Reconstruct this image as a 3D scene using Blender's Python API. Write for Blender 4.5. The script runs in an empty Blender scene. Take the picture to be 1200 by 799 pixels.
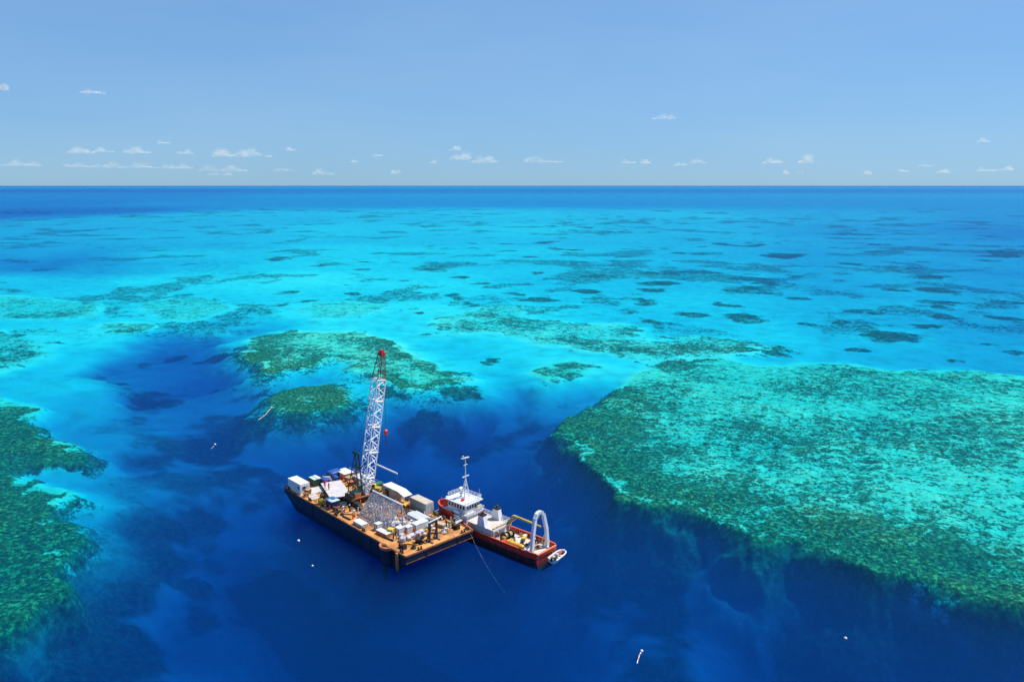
import bpy, bmesh, math, random
import numpy as np
from mathutils import Vector, Matrix

S = bpy.context.scene
COL = S.collection
R = math.radians

# ------------------------------------------------------------------ camera, sky, sun, exposure
CAM_H = 75.0
cam = bpy.data.cameras.new('camera')
cam.sensor_width = 36.0
cam.lens = 36.0 * 915.0 / 1200.0
cam.clip_start = 0.5
cam.clip_end = 400000.0
cam_o = bpy.data.objects.new('camera', cam)
COL.objects.link(cam_o)
cam_o.location = (0, 0, CAM_H)
cam_o.rotation_euler = (R(90 - 11.262), 0, 0)
S.camera = cam_o

SUN_EL, SUN_AZ = R(58), R(70)          # azimuth measured from +Y towards +X
W = bpy.data.worlds.new('World')
S.world = W
W.use_nodes = True
wn, wl = W.node_tree.nodes, W.node_tree.links
wn.clear()
w_out = wn.new('ShaderNodeOutputWorld')
w_bg = wn.new('ShaderNodeBackground')
w_sky = wn.new('ShaderNodeTexSky')
w_sky.sky_type = 'NISHITA'
w_sky.sun_disc = False
w_sky.sun_elevation = SUN_EL
w_sky.sun_rotation = SUN_AZ
w_sky.altitude = 0
w_sky.air_density = 1.0
w_sky.dust_density = 0.15
w_sky.ozone_density = 5.0
w_bg.inputs['Strength'].default_value = 0.094
w_gam = wn.new('ShaderNodeGamma')             # flattens the sky's brightness range evenly, as the photograph's soft contrast does
w_gam.inputs['Gamma'].default_value = 0.47
w_tint = wn.new('ShaderNodeMix')
w_tint.data_type = 'RGBA'
w_tint.blend_type = 'MULTIPLY'
w_tint.inputs['Factor'].default_value = 1.0
w_tint.inputs['B'].default_value = (0.94, 1.60, 2.40, 1)
wl.new(w_sky.outputs['Color'], w_gam.inputs['Color'])
wl.new(w_gam.outputs['Color'], w_tint.inputs['A'])
# faint, very high haze: a few per cent of unevenness over the whole dome
w_tc = wn.new('ShaderNodeTexCoord'); w_mp = wn.new('ShaderNodeMapping'); w_nz = wn.new('ShaderNodeTexNoise'); w_mr = wn.new('ShaderNodeMapRange'); w_hz = wn.new('ShaderNodeMix')
w_mp.inputs['Scale'].default_value = (1.0, 1.0, 5.0); w_nz.inputs['Scale'].default_value = 2.2; w_nz.inputs['Detail'].default_value = 5.0
w_mr.inputs['From Min'].default_value = .3; w_mr.inputs['From Max'].default_value = .75; w_mr.inputs['To Min'].default_value = 0.0; w_mr.inputs['To Max'].default_value = .14
w_hz.data_type = 'RGBA'; w_hz.inputs['B'].default_value = (4.2, 5.2, 6.2, 1)
wl.new(w_tc.outputs['Generated'], w_mp.inputs['Vector']); wl.new(w_mp.outputs[0], w_nz.inputs['Vector']); wl.new(w_nz.outputs['Fac'], w_mr.inputs['Value'])
wl.new(w_mr.outputs[0], w_hz.inputs['Factor']); wl.new(w_tint.outputs['Result'], w_hz.inputs['A'])
wl.new(w_hz.outputs['Result'], w_bg.inputs['Color'])
wl.new(w_bg.outputs[0], w_out.inputs['Surface'])

sun = bpy.data.lights.new('sun', 'SUN')
sun.energy = 4.2
sun.angle = R(0.53)
sun.color = (1.0, 0.955, 0.89)
sun_o = bpy.data.objects.new('sun', sun)
COL.objects.link(sun_o)
_d = Vector((math.sin(SUN_AZ) * math.cos(SUN_EL), math.cos(SUN_AZ) * math.cos(SUN_EL), math.sin(SUN_EL)))
sun_o.rotation_euler = _d.to_track_quat('Z', 'Y').to_euler()
sun_o.location = (0, 0, 300)

S.view_settings.view_transform = 'Standard'
S.view_settings.look = 'None'
S.view_settings.gamma = 1.0
S.view_settings.exposure = 0.55
S.view_settings.use_curve_mapping = False
S.render.engine = 'CYCLES'
cy = S.cycles
cy.use_denoising = True
cy.max_bounces = 5
cy.diffuse_bounces = 2
cy.glossy_bounces = 2
cy.transmission_bounces = 4
cy.transparent_max_bounces = 96
cy.volume_bounces = 0
cy.caustics_reflective = False
cy.caustics_refractive = False
cy.sample_clamp_indirect = 6.0

# ------------------------------------------------------------------ helpers
def nodes_of(name):
    m = bpy.data.materials.new(name)
    m.use_nodes = True
    n, l = m.node_tree.nodes, m.node_tree.links
    n.clear()
    return m, n, l, n.new('ShaderNodeOutputMaterial')

def link_mesh(name, me, parent=None):
    o = bpy.data.objects.new(name, me)
    COL.objects.link(o)
    if parent is not None:
        o.parent = parent
    return o

def tag(o, label=None, category=None, group=None, kind=None):
    if label: o['label'] = label
    if category:
        o['category'] = category
        kind = kind or 'thing'
    if group: o['group'] = group
    if kind: o['kind'] = kind
    return o

# vectorised value noise -------------------------------------------------
def _hash(ix, iy, seed):
    h = (ix.astype(np.int64) * 374761393 + iy.astype(np.int64) * 668265263 + seed * 974634777) & 0x7fffffff
    h = ((h ^ (h >> 13)) * 1274126177) & 0x7fffffff
    return ((h ^ (h >> 16)) & 0xffff) / 65535.0

def vnoise(x, y, seed=0):
    fx, fy = np.floor(x), np.floor(y)
    tx, ty = x - fx, y - fy
    tx = tx * tx * (3 - 2 * tx); ty = ty * ty * (3 - 2 * ty)
    a = _hash(fx, fy, seed); b = _hash(fx + 1, fy, seed)
    c = _hash(fx, fy + 1, seed); d = _hash(fx + 1, fy + 1, seed)
    return (a + (b - a) * tx) * (1 - ty) + (c + (d - c) * tx) * ty

def fbm(x, y, scale, octs=4, seed=0, gain=0.5):
    v = np.zeros_like(x); amp = 1.0; tot = 0.0; f = 1.0 / scale
    for i in range(octs):
        ca, sa = math.cos(0.7 * i + 0.3), math.sin(0.7 * i + 0.3)
        v += amp * vnoise((x * ca - y * sa) * f + 13.7 * i, (x * sa + y * ca) * f - 7.1 * i, seed + i)
        tot += amp; amp *= gain; f *= 2.03
    return v / tot

def sstep(a, b, x):
    t = np.clip((x - a) / (b - a), 0, 1)
    return t * t * (3 - 2 * t)
# seabed survey in metres: (x, y, optical path)
SOUNDINGS = [(-34774.8, 32428.7, 20), (-29559.6, 32429.8, 20), (-24344.1, 32431.0, 20), (-19128.2, 32432.3, 20), (-13911.9, 32433.4, 20), (-8695.2, 32434.3, 20), (-3478.1, 32434.9, 20), (1739.1, 32435.0, 20), (6956.2, 32434.6, 20), (12173.1, 32433.8, 20), (17389.5, 32432.7, 20), (22605.5, 32431.5, 20), (27821.2, 32430.2, 20), (33036.4, 32429.1, 20), (-11442.8, 10660.8, 40), (-9728.5, 10663.0, 40), (-8013.5, 10665.4, 40), (-6297.7, 10667.8, 40), (-4581.1, 10670.1, 40), (-2862.2, 10666.2, 34), (-1145.0, 10667.2, 34), (572.5, 10667.3, 34), (2289.8, 10666.6, 34), (4006.7, 10665.2, 34), (5722.8, 10663.4, 34), (7438.2, 10661.4, 34), (9153.0, 10659.3, 34), (10867.2, 10657.3, 34), (-6044.5, 5624.4, 32), (-5139.5, 5626.1, 32), (-4233.9, 5628.0, 32), (-3327.8, 5629.9, 32), (-2421.0, 5631.7, 32), (-1512.0, 5627.5, 26), (-604.9, 5628.2, 26), (302.4, 5628.3, 26), (1209.6, 5627.8, 26), (2116.5, 5626.8, 26), (3022.8, 5625.4, 26), (3928.6, 5623.8, 26), (4833.9, 5622.3, 26), (5738.7, 5620.8, 26), (-3720.1, 3455.7, 36), (-3349.3, 3456.9, 36), (-2978.3, 3458.3, 36), (-2607.1, 3459.7, 36), (-2235.6, 3461.1, 36), (-1863.7, 3462.5, 36), (-1488.5, 3456.7, 28), (-1116.6, 3457.6, 28), (-744.6, 3458.2, 28), (-372.3, 3458.7, 28), (0.0, 3458.8, 28), (372.3, 3458.7, 28), (744.6, 3458.2, 28), (1116.6, 3457.6, 28), (1488.5, 3456.7, 28), (1860.1, 3455.7, 28), (2231.4, 3454.6, 28), (2602.4, 3453.5, 28), (2973.3, 3452.4, 28), (3343.9, 3451.4, 28), (3714.4, 3450.4, 28), (-1425.9, 2202.1, 44), (-1395.8, 1612.5, 44), (-1305.6, 2420.9, 40), (-850.0, 1306.6, 22), (-864.4, 1597.8, 20), (-797.2, 1844.3, 18), (-848.9, 864.7, 26), (-666.1, 2056.6, 17), (-342.8, 2117.2, 16), (0.0, 2116.5, 15), (444.2, 2057.0, 17), (841.8, 1948.3, 22), (1200.1, 1851.0, 28), (1713.6, 1761.3, 34), (-688.8, 1055.9, 22), (-536.8, 1236.9, 18), (-293.0, 1351.6, 14), (0.0, 1405.3, 14), (293.8, 1355.2, 18), (589.7, 1360.2, 25), (855.0, 1314.3, 32), (1121.0, 1146.9, 36), (-522.4, 796.9, 34), (-455.9, 772.2, 34), (-409.9, 765.2, 24), (-574.1, 796.2, 34), (-537.6, 864.6, 22), (-375.3, 860.1, 15), (-187.1, 857.9, 11.5), (0.0, 860.3, 14), (188.4, 863.5, 18), (378.1, 866.6, 23), (568.6, 868.8, 28), (-542.9, 580.6, 22), (-407.3, 618.1, 15), (-275.3, 626.9, 11), (-171.7, 625.7, 9), (-68.8, 626.7, 10), (34.6, 631.0, 15), (138.7, 631.5, 16), (279.0, 635.5, 22), (419.5, 637.0, 26), (581.1, 587.0, 33), (-322.7, 486.6, 12), (-210.7, 476.1, 10.5), (-134.1, 485.4, 9), (-53.7, 485.9, 9.5), (0.0, 477.2, 11), (106.0, 479.4, 14), (213.5, 482.5, 19), (321.3, 484.1, 23), (-245.5, 401.2, 11), (-202.7, 387.1, 10), (-157.8, 405.4, 9.5), (-96.9, 437.0, 10), (-37.2, 418.1, 9.5), (0.0, 383.8, 10.5), (51.5, 384.9, 12), (125.5, 374.9, 13), (173.2, 388.6, 18), (254.7, 380.4, 23), (-135.9, 393.2, 30), (-142.9, 394.7, 20), (-156.8, 389.9, 56), (-163.0, 363.8, 50), (-171.2, 338.6, 44), (-105.5, 323.1, 36), (-65.9, 325.5, 28), (-133.5, 360.7, 60), (-78.9, 271.9, 42), (-52.9, 291.9, 36), (-26.6, 293.4, 38), (-104.3, 297.4, 46), (-192.8, 337.4, 13), (-180.0, 301.5, 15), (-156.1, 281.5, 22), (-142.2, 298.8, 60), (-128.8, 326.2, 64), (-96.2, 316.4, 36), (-38.3, 281.0, 46), (-15.1, 335.7, 16), (-3.9, 349.8, 12), (15.9, 354.4, 11), (0.0, 303.8, 26), (0.0, 275.9, 44), (13.0, 286.9, 28), (37.0, 329.5, 12), (-13.7, 303.8, 26), (-32.7, 286.8, 80), (-12.1, 263.5, 85), (-45.3, 263.1, 85), (-75.1, 262.6, 70), (-99.3, 247.3, 58), (-110.3, 228.0, 50), (-129.8, 238.8, 30), (-119.7, 190.7, 26), (-111.6, 187.7, 30), (-127.3, 208.0, 26), (-90.6, 155.4, 40), (-97.2, 168.3, 36), (-115.2, 202.6, 38), (-95.4, 180.2, 52), (-80.7, 179.7, 68), (-66.9, 189.6, 70), (-61.7, 171.8, 100), (-71.6, 177.1, 88), (-66.6, 148.5, 80), (-86.7, 150.4, 58), (-96.7, 141.7, 80), (-70.5, 127.5, 64), (-110.4, 128.6, 66), (-33.5, 186.2, 135), (-48.9, 207.2, 130), (-28.7, 201.3, 135), (-13.6, 190.0, 125), (0.0, 209.5, 90), (-52.8, 177.1, 95), (-39.6, 163.9, 110), (-22.2, 152.2, 100), (-7.7, 157.9, 100), (23.2, 197.6, 85), (3.9, 162.8, 90), (-13.5, 137.0, 85), (25.7, 140.7, 64), (19.2, 160.6, 70), (55.4, 152.6, 82), (85.0, 138.5, 90), (69.5, 165.8, 86), (105.3, 120.2, 90), (16.4, 236.5, 75), (14.5, 252.2, 64), (29.7, 212.0, 85), (46.9, 199.3, 90), (-42.7, 113.8, 62), (13.6, 107.4, 66), (-80.0, 105.3, 66)]
REEFS = {'right': (7.5, [(15.6, 235.7), (17.3, 222.0), (21.5, 207.7), (23.9, 196.9), (27.7, 183.8), (32.8, 176.1), (39.8, 170.3), (46.3, 164.5), (52.4, 159.4), (61.3, 158.1), (68.2, 152.2), (72.6, 146.0), (79.5, 145.9), (83.5, 140.5), (88.7, 135.1), (94.2, 131.2), (108.7, 119.8), (148.2, 110.3), (368.1, 271.1), (272.7, 302.9), (209.3, 310.3), (181.0, 322.5), (148.3, 330.6), (110.2, 327.6), (98.8, 353.4), (76.7, 342.7), (59.4, 331.0), (46.8, 308.2), (36.9, 284.5), (26.9, 264.1), (19.9, 250.1)]), 'left': (9.5, [(-89.7, 121.6), (-86.8, 126.6), (-86.5, 134.0), (-83.7, 137.7), (-87.9, 146.9), (-92.9, 151.2), (-92.8, 157.0), (-96.8, 165.3), (-103.5, 172.0), (-112.9, 176.8), (-111.5, 180.8), (-107.8, 184.5), (-114.0, 191.1), (-121.2, 194.0), (-129.7, 198.1), (-133.5, 202.5), (-127.6, 205.1), (-118.9, 206.5), (-120.5, 215.4), (-129.7, 226.6), (-139.7, 230.6), (-152.6, 238.9), (-163.0, 247.8), (-162.3, 257.6), (-165.1, 264.8), (-175.0, 271.2), (-188.6, 277.9), (-292.8, 326.2), (-326.2, 261.4), (-149.1, 111.1), (-99.7, 113.7)]), 'upleft': (9, [(-400.6, 452.0), (-272.9, 409.2), (-236.6, 386.2), (-219.5, 365.4), (-212.9, 336.3), (-213.8, 317.2), (-299.4, 334.0)]), 'centre': (6.3, [(-122.1, 345.2), (-128.6, 372.0), (-127.8, 396.0), (-113.4, 407.9), (-91.2, 410.5), (-71.7, 403.2), (-55.7, 384.9), (-42.2, 360.2), (-29.9, 333.4), (-18.9, 323.7), (-16.4, 303.1), (-22.8, 288.6), (-32.0, 283.6), (-42.0, 286.1), (-50.3, 297.6), (-57.7, 301.7), (-66.1, 313.0), (-76.6, 333.3), (-83.5, 323.6), (-91.9, 314.4), (-101.1, 310.0), (-112.5, 323.5)]), 'oval': (6.5, [(-88.2, 276.5), (-87.6, 287.4), (-81.1, 293.7), (-69.3, 292.5), (-61.5, 283.7), (-59.1, 272.0), (-61.2, 263.3), (-69.1, 259.1), (-78.2, 260.1), (-84.9, 267.5)]), 'north': (8, [(-43.2, 409.4), (-37.1, 446.9), (-21.7, 491.7), (0.0, 495.2), (6.1, 455.8), (24.6, 444.0), (48.6, 438.3), (66.1, 419.4), (66.8, 395.1), (73.6, 384.0), (87.9, 395.1), (111.2, 383.9), (118.4, 363.3), (95.9, 350.2), (75.2, 350.2), (63.7, 334.6), (52.8, 357.7), (36.7, 365.4), (20.7, 371.4), (8.7, 390.7), (-8.9, 402.2), (-26.5, 397.5)]), 'knoll': (7.5, [(6.4, 315.5), (15.1, 337.7), (30.7, 342.8), (37.7, 329.4), (25.4, 314.0), (11.6, 302.6)]), 'islet': (8.5, [(-228.6, 421.8), (-229.3, 435.3), (-219.3, 439.5), (-204.4, 436.8), (-195.4, 427.3), (-195.6, 414.3), (-202.4, 404.4), (-216.1, 409.2)]), 'bankA': (9.5, [(-379.5, 521.4), (-358.3, 542.0), (-315.4, 529.7), (-267.4, 499.3), (-249.2, 459.3), (-265.9, 444.3), (-299.1, 450.0), (-331.0, 452.8)]), 'bankB': (10, [(-243.5, 507.1), (-235.7, 534.6), (-201.8, 522.6), (-178.9, 500.0), (-174.4, 466.3), (-181.4, 442.3), (-198.6, 447.9), (-223.3, 469.2)]), 'bankC': (8.5, [(-132.9, 485.0), (-124.8, 513.9), (-105.7, 517.8), (-85.4, 499.1), (-83.0, 468.6), (-99.7, 450.1), (-118.7, 456.0)])}
PATCHES = [(-9.5, 339.1, 4.6, 6.8), (-164.2, 314.6, 5.0, 4.2), (-133.2, 293.7, 5.7, 5.9), (-107.8, 244.1, 11.8, 7.4), (-111.9, 231.5, 6.7, 3.8), (-73.8, 169.2, 3.6, 3.1), (-78.0, 145.4, 2.8, 2.6), (-33.8, 268.9, 6.8, 5.7), (-20.0, 295.8, 10.0, 15.3), (-42.7, 289.8, 13.1, 11.8), (22.8, 693.1, 6.1, 13.8), (74.5, 668.1, 19.7, 32.0), (116.6, 687.3, 15.0, 20.3), (55.0, 575.1, 13.9, 19.1), (108.4, 580.5, 15.9, 19.4), (117.2, 621.0, 19.1, 16.6), (173.9, 576.2, 30.4, 28.7), (93.3, 522.6, 9.2, 11.9), (39.6, 497.5, 5.5, 9.0), (74.3, 473.1, 7.9, 8.2), (141.8, 503.8, 12.2, 14.8), (136.8, 458.8, 16.7, 27.6), (107.8, 463.8, 16.4, 12.5), (81.0, 443.2, 8.8, 11.5), (166.7, 435.3, 6.3, 6.9), (217.3, 479.7, 15.9, 16.6), (191.7, 443.5, 8.8, 11.4), (197.4, 426.5, 8.5, 10.6), (197.7, 398.0, 23.0, 18.5), (233.5, 432.3, 15.3, 13.6), (260.5, 466.1, 12.4, 12.5), (273.8, 495.9, 15.3, 14.2), (290.7, 516.7, 17.1, 15.3), (318.2, 579.3, 24.2, 24.0), (360.6, 664.9, 16.0, 18.9), (295.8, 456.8, 12.6, 15.1), (334.2, 516.0, 15.9, 11.5), (241.0, 361.3, 6.5, 9.5), (237.0, 382.8, 5.1, 5.3), (167.7, 366.4, 9.0, 7.9), (203.3, 345.7, 5.4, 4.4), (100.4, 367.2, 10.2, 8.0), (123.7, 363.5, 14.2, 13.7), (88.4, 534.4, 7.1, 8.3), (345.9, 718.4, 17.3, 14.7), (338.1, 773.9, 16.9, 21.3), (302.7, 869.2, 37.8, 42.8), (201.5, 537.8, 5.9, 8.3), (-247.7, 826.3, 18.0, 29.5), (-184.4, 756.7, 9.9, 16.5), (-71.3, 725.3, 19.8, 30.3), (-163.4, 560.4, 9.9, 13.7), (-43.2, 656.4, 11.5, 12.5), (-100.6, 454.4, 10.1, 9.1), (-192.6, 439.8, 4.9, 5.7), (-56.1, 469.5, 3.1, 4.9)]
# ------------------------------------------------------------------ seabed
def poly_sd(px, py, pts):
    """signed distance to a closed outline, positive inside"""
    pts = np.array(pts); n = len(pts)
    best = np.full(px.shape, 1e12); inside = np.zeros(px.shape, bool)
    for i in range(n):
        ax, ay = pts[i]; bx, by = pts[(i + 1) % n]
        ex, ey = bx - ax, by - ay
        t = np.clip(((px - ax) * ex + (py - ay) * ey) / (ex * ex + ey * ey + 1e-9), 0, 1)
        best = np.minimum(best, (px - ax - ex * t) ** 2 + (py - ay - ey * t) ** 2)
        cond = (ay > py) != (by > py)
        xi = ax + (py - ay) * ex / (ey if abs(ey) > 1e-9 else 1e-9)
        inside ^= cond & (px < xi)
    d = np.sqrt(best)
    return np.where(inside, d, -d)

def sound_field(x, y):
    """optical path (m) interpolated from the soundings, smooth in bearing and log range"""
    pts = np.array(SOUNDINGS)
    def uv(a, b):
        return np.arctan2(a, b) * 1.5, np.log(np.hypot(a, b))
    cu, cv = uv(pts[:, 0], pts[:, 1]); cl = np.log(pts[:, 2])
    # evaluate on a coarse lattice, then look up
    gu = np.linspace(-1.5, 1.5, 260); gv = np.linspace(math.log(60), math.log(40000), 360)
    GU, GV = np.meshgrid(gu, gv)
    num = np.zeros_like(GU); den = np.zeros_like(GU)
    for u0, v0, l0 in zip(cu, cv, cl):
        d2 = (GU - u0) ** 2 + (GV - v0) ** 2
        w = 1.0 / (d2 + 0.0012) ** 1.7
        num += w * l0; den += w
    G = num / den
    u, v = uv(x, np.maximum(y, 1e-3)); u = np.clip(u, -1.499, 1.499); v = np.clip(v, gv[0] + 1e-6, gv[-1] - 1e-6)
    fu = (u + 1.5) / 3.0 * 259; fv = (v - gv[0]) / (gv[-1] - gv[0]) * 359
    iu = np.clip(fu.astype(int), 0, 258); iv = np.clip(fv.astype(int), 0, 358)
    tu, tv = fu - iu, fv - iv
    g = (G[iv, iu] * (1 - tu) + G[iv, iu + 1] * tu) * (1 - tv) + (G[iv + 1, iu] * (1 - tu) + G[iv + 1, iu + 1] * tu) * tv
    return np.exp(g)

def build_seabed():
    # lattice: fine rows near, coarser with range; fine bearings in front, coarse behind
    r = [30.0]
    while r[-1] < 620: r.append(r[-1] * 1.0034)
    k = 1.0 / r[-1]
    while k > 1 / 18000.0:
        k -= 0.62 / (CAM_H * 915.0); 
        if k <= 1 / 18000.0: break
        r.append(1.0 / k)
    r += [26000.0, 50000.0, 119000.0]
    r = np.array(r)
    az = np.concatenate([np.arange(-180, -84, 6.0), np.arange(-84, -42, 0.75), np.arange(-42, 42, 0.125), np.arange(42, 84, 0.75), np.arange(84, 180, 6.0)])
    az = np.radians(az); nr, na = len(r), len(az)
    RR, AA = np.meshgrid(r, az, indexing='ij')
    x = (RR * np.sin(AA)).ravel(); y = (RR * np.cos(AA)).ravel()
    front = (np.abs(AA) < R(90)).ravel()
    rr = np.hypot(x, y)
    # domain warp for uneven outlines, growing with range
    wsc = np.clip(rr / 220.0, 0.7, 9.0)
    wx = (fbm(x, y, 30, 4, 11) - .5) * 17 * wsc ** .6 + (fbm(x, y, 7, 3, 13) - .5) * 6
    wy = (fbm(x, y, 30, 4, 17) - .5) * 17 * wsc ** .6 + (fbm(x, y, 7, 3, 19) - .5) * 6
    xw, yw = x + wx, y + wy
    path = sound_field(x + wx, y + wy)
    fac = 1.0 / np.sin(np.arctan2(CAM_H, rr)) + 1.15
    path = path * (1 + .34 * (fbm(x, y, 55, 4, 23) - .5) * np.clip(1.3 - rr / 2600, .25, 1))
    depth = path / fac
    rng = np.clip((path - 30) / 25, 0, 1)                     # deep floor
    cover = np.zeros_like(x); bright = np.zeros_like(x)
    rid = np.zeros(len(x), int); reef = np.zeros_like(x)
    # scattered growth on the floor
    n1 = fbm(x, y, 30, 4, 31); n2 = fbm(x, y, 11, 3, 37)
    leftw = sstep(-50, -100, x) * sstep(330, 240, rr) 
    rightw = sstep(0, 40, x) * sstep(260, 190, y - 0.25 * x)
    dens = 0.10 + 0.62 * leftw + 0.62 * rightw
    cover = np.maximum(cover, sstep(0.56, 0.74, n1 * .6 + n2 * .4 + dens * .42 - .04) * (0.35 + .6 * rng))
    cover = np.maximum(cover, .55 * sstep(52, 90, path) + .2 * sstep(190, 120, y) * sstep(-50, -80, x))  # deep floor evenly darkened to weaken the barge's shadow; extra weed near left
    # far lagoon: many small bommies
    n3 = fbm(x / 1.0, y / 1.0, 34, 3, 41); n4 = fbm(x, y, 150, 2, 43)
    lag = sstep(380, 520, y) * sstep(2600, 1500, y) * sstep(-330, -150, x)
    cover = np.maximum(cover, lag * sstep(.63, .72, n3 * .75 + n4 * .25) * .60)
    n6 = fbm(x, y, 48, 5, 53, .6); n7 = fbm(x, y, 260, 2, 57)
    cover = np.maximum(cover, sstep(330, 430, y) * sstep(3400, 2500, y) * sstep(.44, .66, n6 * .8 + n7 * .25) * .52)
    n5 = fbm(x, y, 120, 4, 47)
    lagl = sstep(520, 700, y) * sstep(3300, 2400, y) * sstep(100, -300, x)
    cover = np.maximum(cover, lagl * sstep(.47, .62, n5) * .40)
    # single patches
    for i, (cx, cy_, ax, ay) in enumerate(PATCHES):
        m = (np.abs(x - cx) < ax * 2.5 + 20) & (np.abs(y - cy_) < ay * 2.5 + 20)
        if not m.any(): continue
        q = np.hypot((x[m] - cx) / ax, (y[m] - cy_) / ay)
        q = q + (fbm(x[m], y[m], max(4.0, .9 * ax), 4, 200 + i) - .5) * 1.5 + (n2[m] - .5) * .5
        s = sstep(1.45, 0.45, q)
        cover[m] = np.maximum(cover[m], s * (.60 + .25 * rng[m]) * (.75 + .5 * fbm(x[m], y[m], .6 * ax, 2, 300 + i)))
        depth[m] *= 1 - 0.08 * sstep(1.2, .2, q)
        if i >= 10: rid[m] = np.where(q < 1.0, 100 + i, rid[m])
    # reefs
    names = list(REEFS)
    for k, nme in enumerate(names):
        L, pts = REEFS[nme]
        p = np.array(pts); lo = p.min(0) - 90; hi = p.max(0) + 90
        m = front & (x > lo[0]) & (x < hi[0]) & (y > lo[1]) & (y < hi[1])
        wf = {'right': 1.0, 'left': .75, 'north': 1.1, 'centre': 1.0, 'knoll': .8}.get(nme, .55)
        sd = poly_sd(x[m] + wx[m] * wf, y[m] + wy[m] * wf, pts) - {'left': 3.0, 'centre': 3.5}.get(nme, 0.0)
        big = nme in ('right', 'left', 'centre', 'oval', 'knoll')
        wall = {'right': 17, 'left': 12, 'centre': 26, 'oval': 22, 'knoll': 20}.get(nme, 10)
        sl = {'left': .35, 'right': .55}.get(nme, .8)
        up = sl * sstep(-wall, 0, sd) + (1 - sl) * sstep(-5.5, 1.5, sd)
        Lr = L * (0.75 + 0.5 * fbm(x[m], y[m], 40, 3, 50 + k))
        rd = Lr / fac[m]
        # the reef crest is slightly shallower than its flat
        depth[m] = depth[m] * (1 - up) + np.minimum(rd, depth[m]) * up
        edge = sstep(-2, 2, sd) * sstep({'right': 42, 'left': 45}.get(nme, 16), 3, sd) * sstep(18, 40, path[m])
        inner = {'right': .50, 'left': .64, 'centre': .52, 'oval': .62, 'north': .48, 'knoll': .60, 'upleft': .52,
                 'bankA': .46, 'bankB': .46, 'bankC': .42, 'islet': .60}[nme]
        var = (fbm(x[m], y[m], 42, 2, 70 + k) - .5) * .6 + (fbm(x[m], y[m], 15, 4, 170 + k) - .5) * .8
        sde = sd + (fbm(x[m], y[m], 9, 4, 120 + k) - .5) * {'islet': 6, 'oval': 9, 'right': 18, 'left': 18}.get(nme, 30) + (fbm(x[m], y[m], 34, 4, 140 + k) - .55) * (70 if nme == 'right' else 12) * sstep(30, 14, path[m])      # broken margin of the growth
        cv = sstep(-2.5, 2.5, sde) * np.where(sde > -3, np.clip(inner + var * {'centre': .36, 'north': .42, 'right': .30}.get(nme, .32) + edge * (.16 if big else .06), 0, 1), 0)
        cv = np.maximum(cv, .44 * sstep(-1, 3, sd))
        # growth on the wall below the crest
        cv = np.maximum(cv, sstep(-wall * .95, -wall * .05, sd) * {'right': .85, 'left': .85, 'centre': .6, 'oval': .7, 'knoll': .7}.get(nme, .5) * (0.5 + .8 * fbm(x[m], y[m], 12, 3, 90 + k)) * sstep(7, 0, sd) * (.12 + .88 * sstep(15, 38, path[m])))
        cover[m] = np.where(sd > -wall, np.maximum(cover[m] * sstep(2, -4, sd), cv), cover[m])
        bright[m] = np.maximum(bright[m], edge * (1 if big else .4) + (0.5 if nme in ('left', 'oval') else 0.12) * (sd > 0))
        reef[m] = np.maximum(reef[m], sstep(-3, 4, sd) * (.9 if big else .35))
        rid[m] = np.where(sd > -1.0, k + 1, rid[m])
    # relief: coral heads stand proud of the sand
    heads = fbm(x, y, 3.4, 3, 61); lumps = fbm(x, y, 9.0, 2, 67)
    rel = cover * ((heads - .45) * 1.3 + (lumps - .5) * 1.2) * np.clip(depth / 1.6, .15, 1.2) * np.clip(1.4 - rr / 900, 0, 1)
    depth = np.maximum(depth - rel, np.clip(depth * .35, 0.05, 1))
    z = -np.clip(depth, 0.05, 40)
    # mesh
    co = np.stack([x, y, z], 1)
    i = np.arange(nr - 1)[:, None]; j = np.arange(na)[None, :]; j2 = (j + 1) % na
    quads = np.stack([i * na + j, i * na + j2, (i + 1) * na + j2, (i + 1) * na + j], -1).reshape(-1, 4)
    frid = rid[quads[:, 0]]
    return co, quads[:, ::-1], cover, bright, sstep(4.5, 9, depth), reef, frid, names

def mesh_np(name, co, quads, attrs):
    me = bpy.data.meshes.new(name)
    used, inv = np.unique(quads.ravel(), return_inverse=True)
    nq = len(quads)
    me.vertices.add(len(used)); me.vertices.foreach_set('co', co[used].astype(np.float32).ravel())
    me.loops.add(nq * 4); me.loops.foreach_set('vertex_index', inv.astype(np.int32))
    me.polygons.add(nq)
    me.polygons.foreach_set('loop_start', np.arange(0, nq * 4, 4, dtype=np.int32))
    me.polygons.foreach_set('loop_total', np.full(nq, 4, np.int32))
    me.polygons.foreach_set('use_smooth', np.ones(nq, bool))
    for k, v in attrs.items():
        a = me.attributes.new(k, 'FLOAT', 'POINT'); a.data.foreach_set('value', v[used].astype(np.float32))
    me.update(calc_edges=True)
    return me

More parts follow.
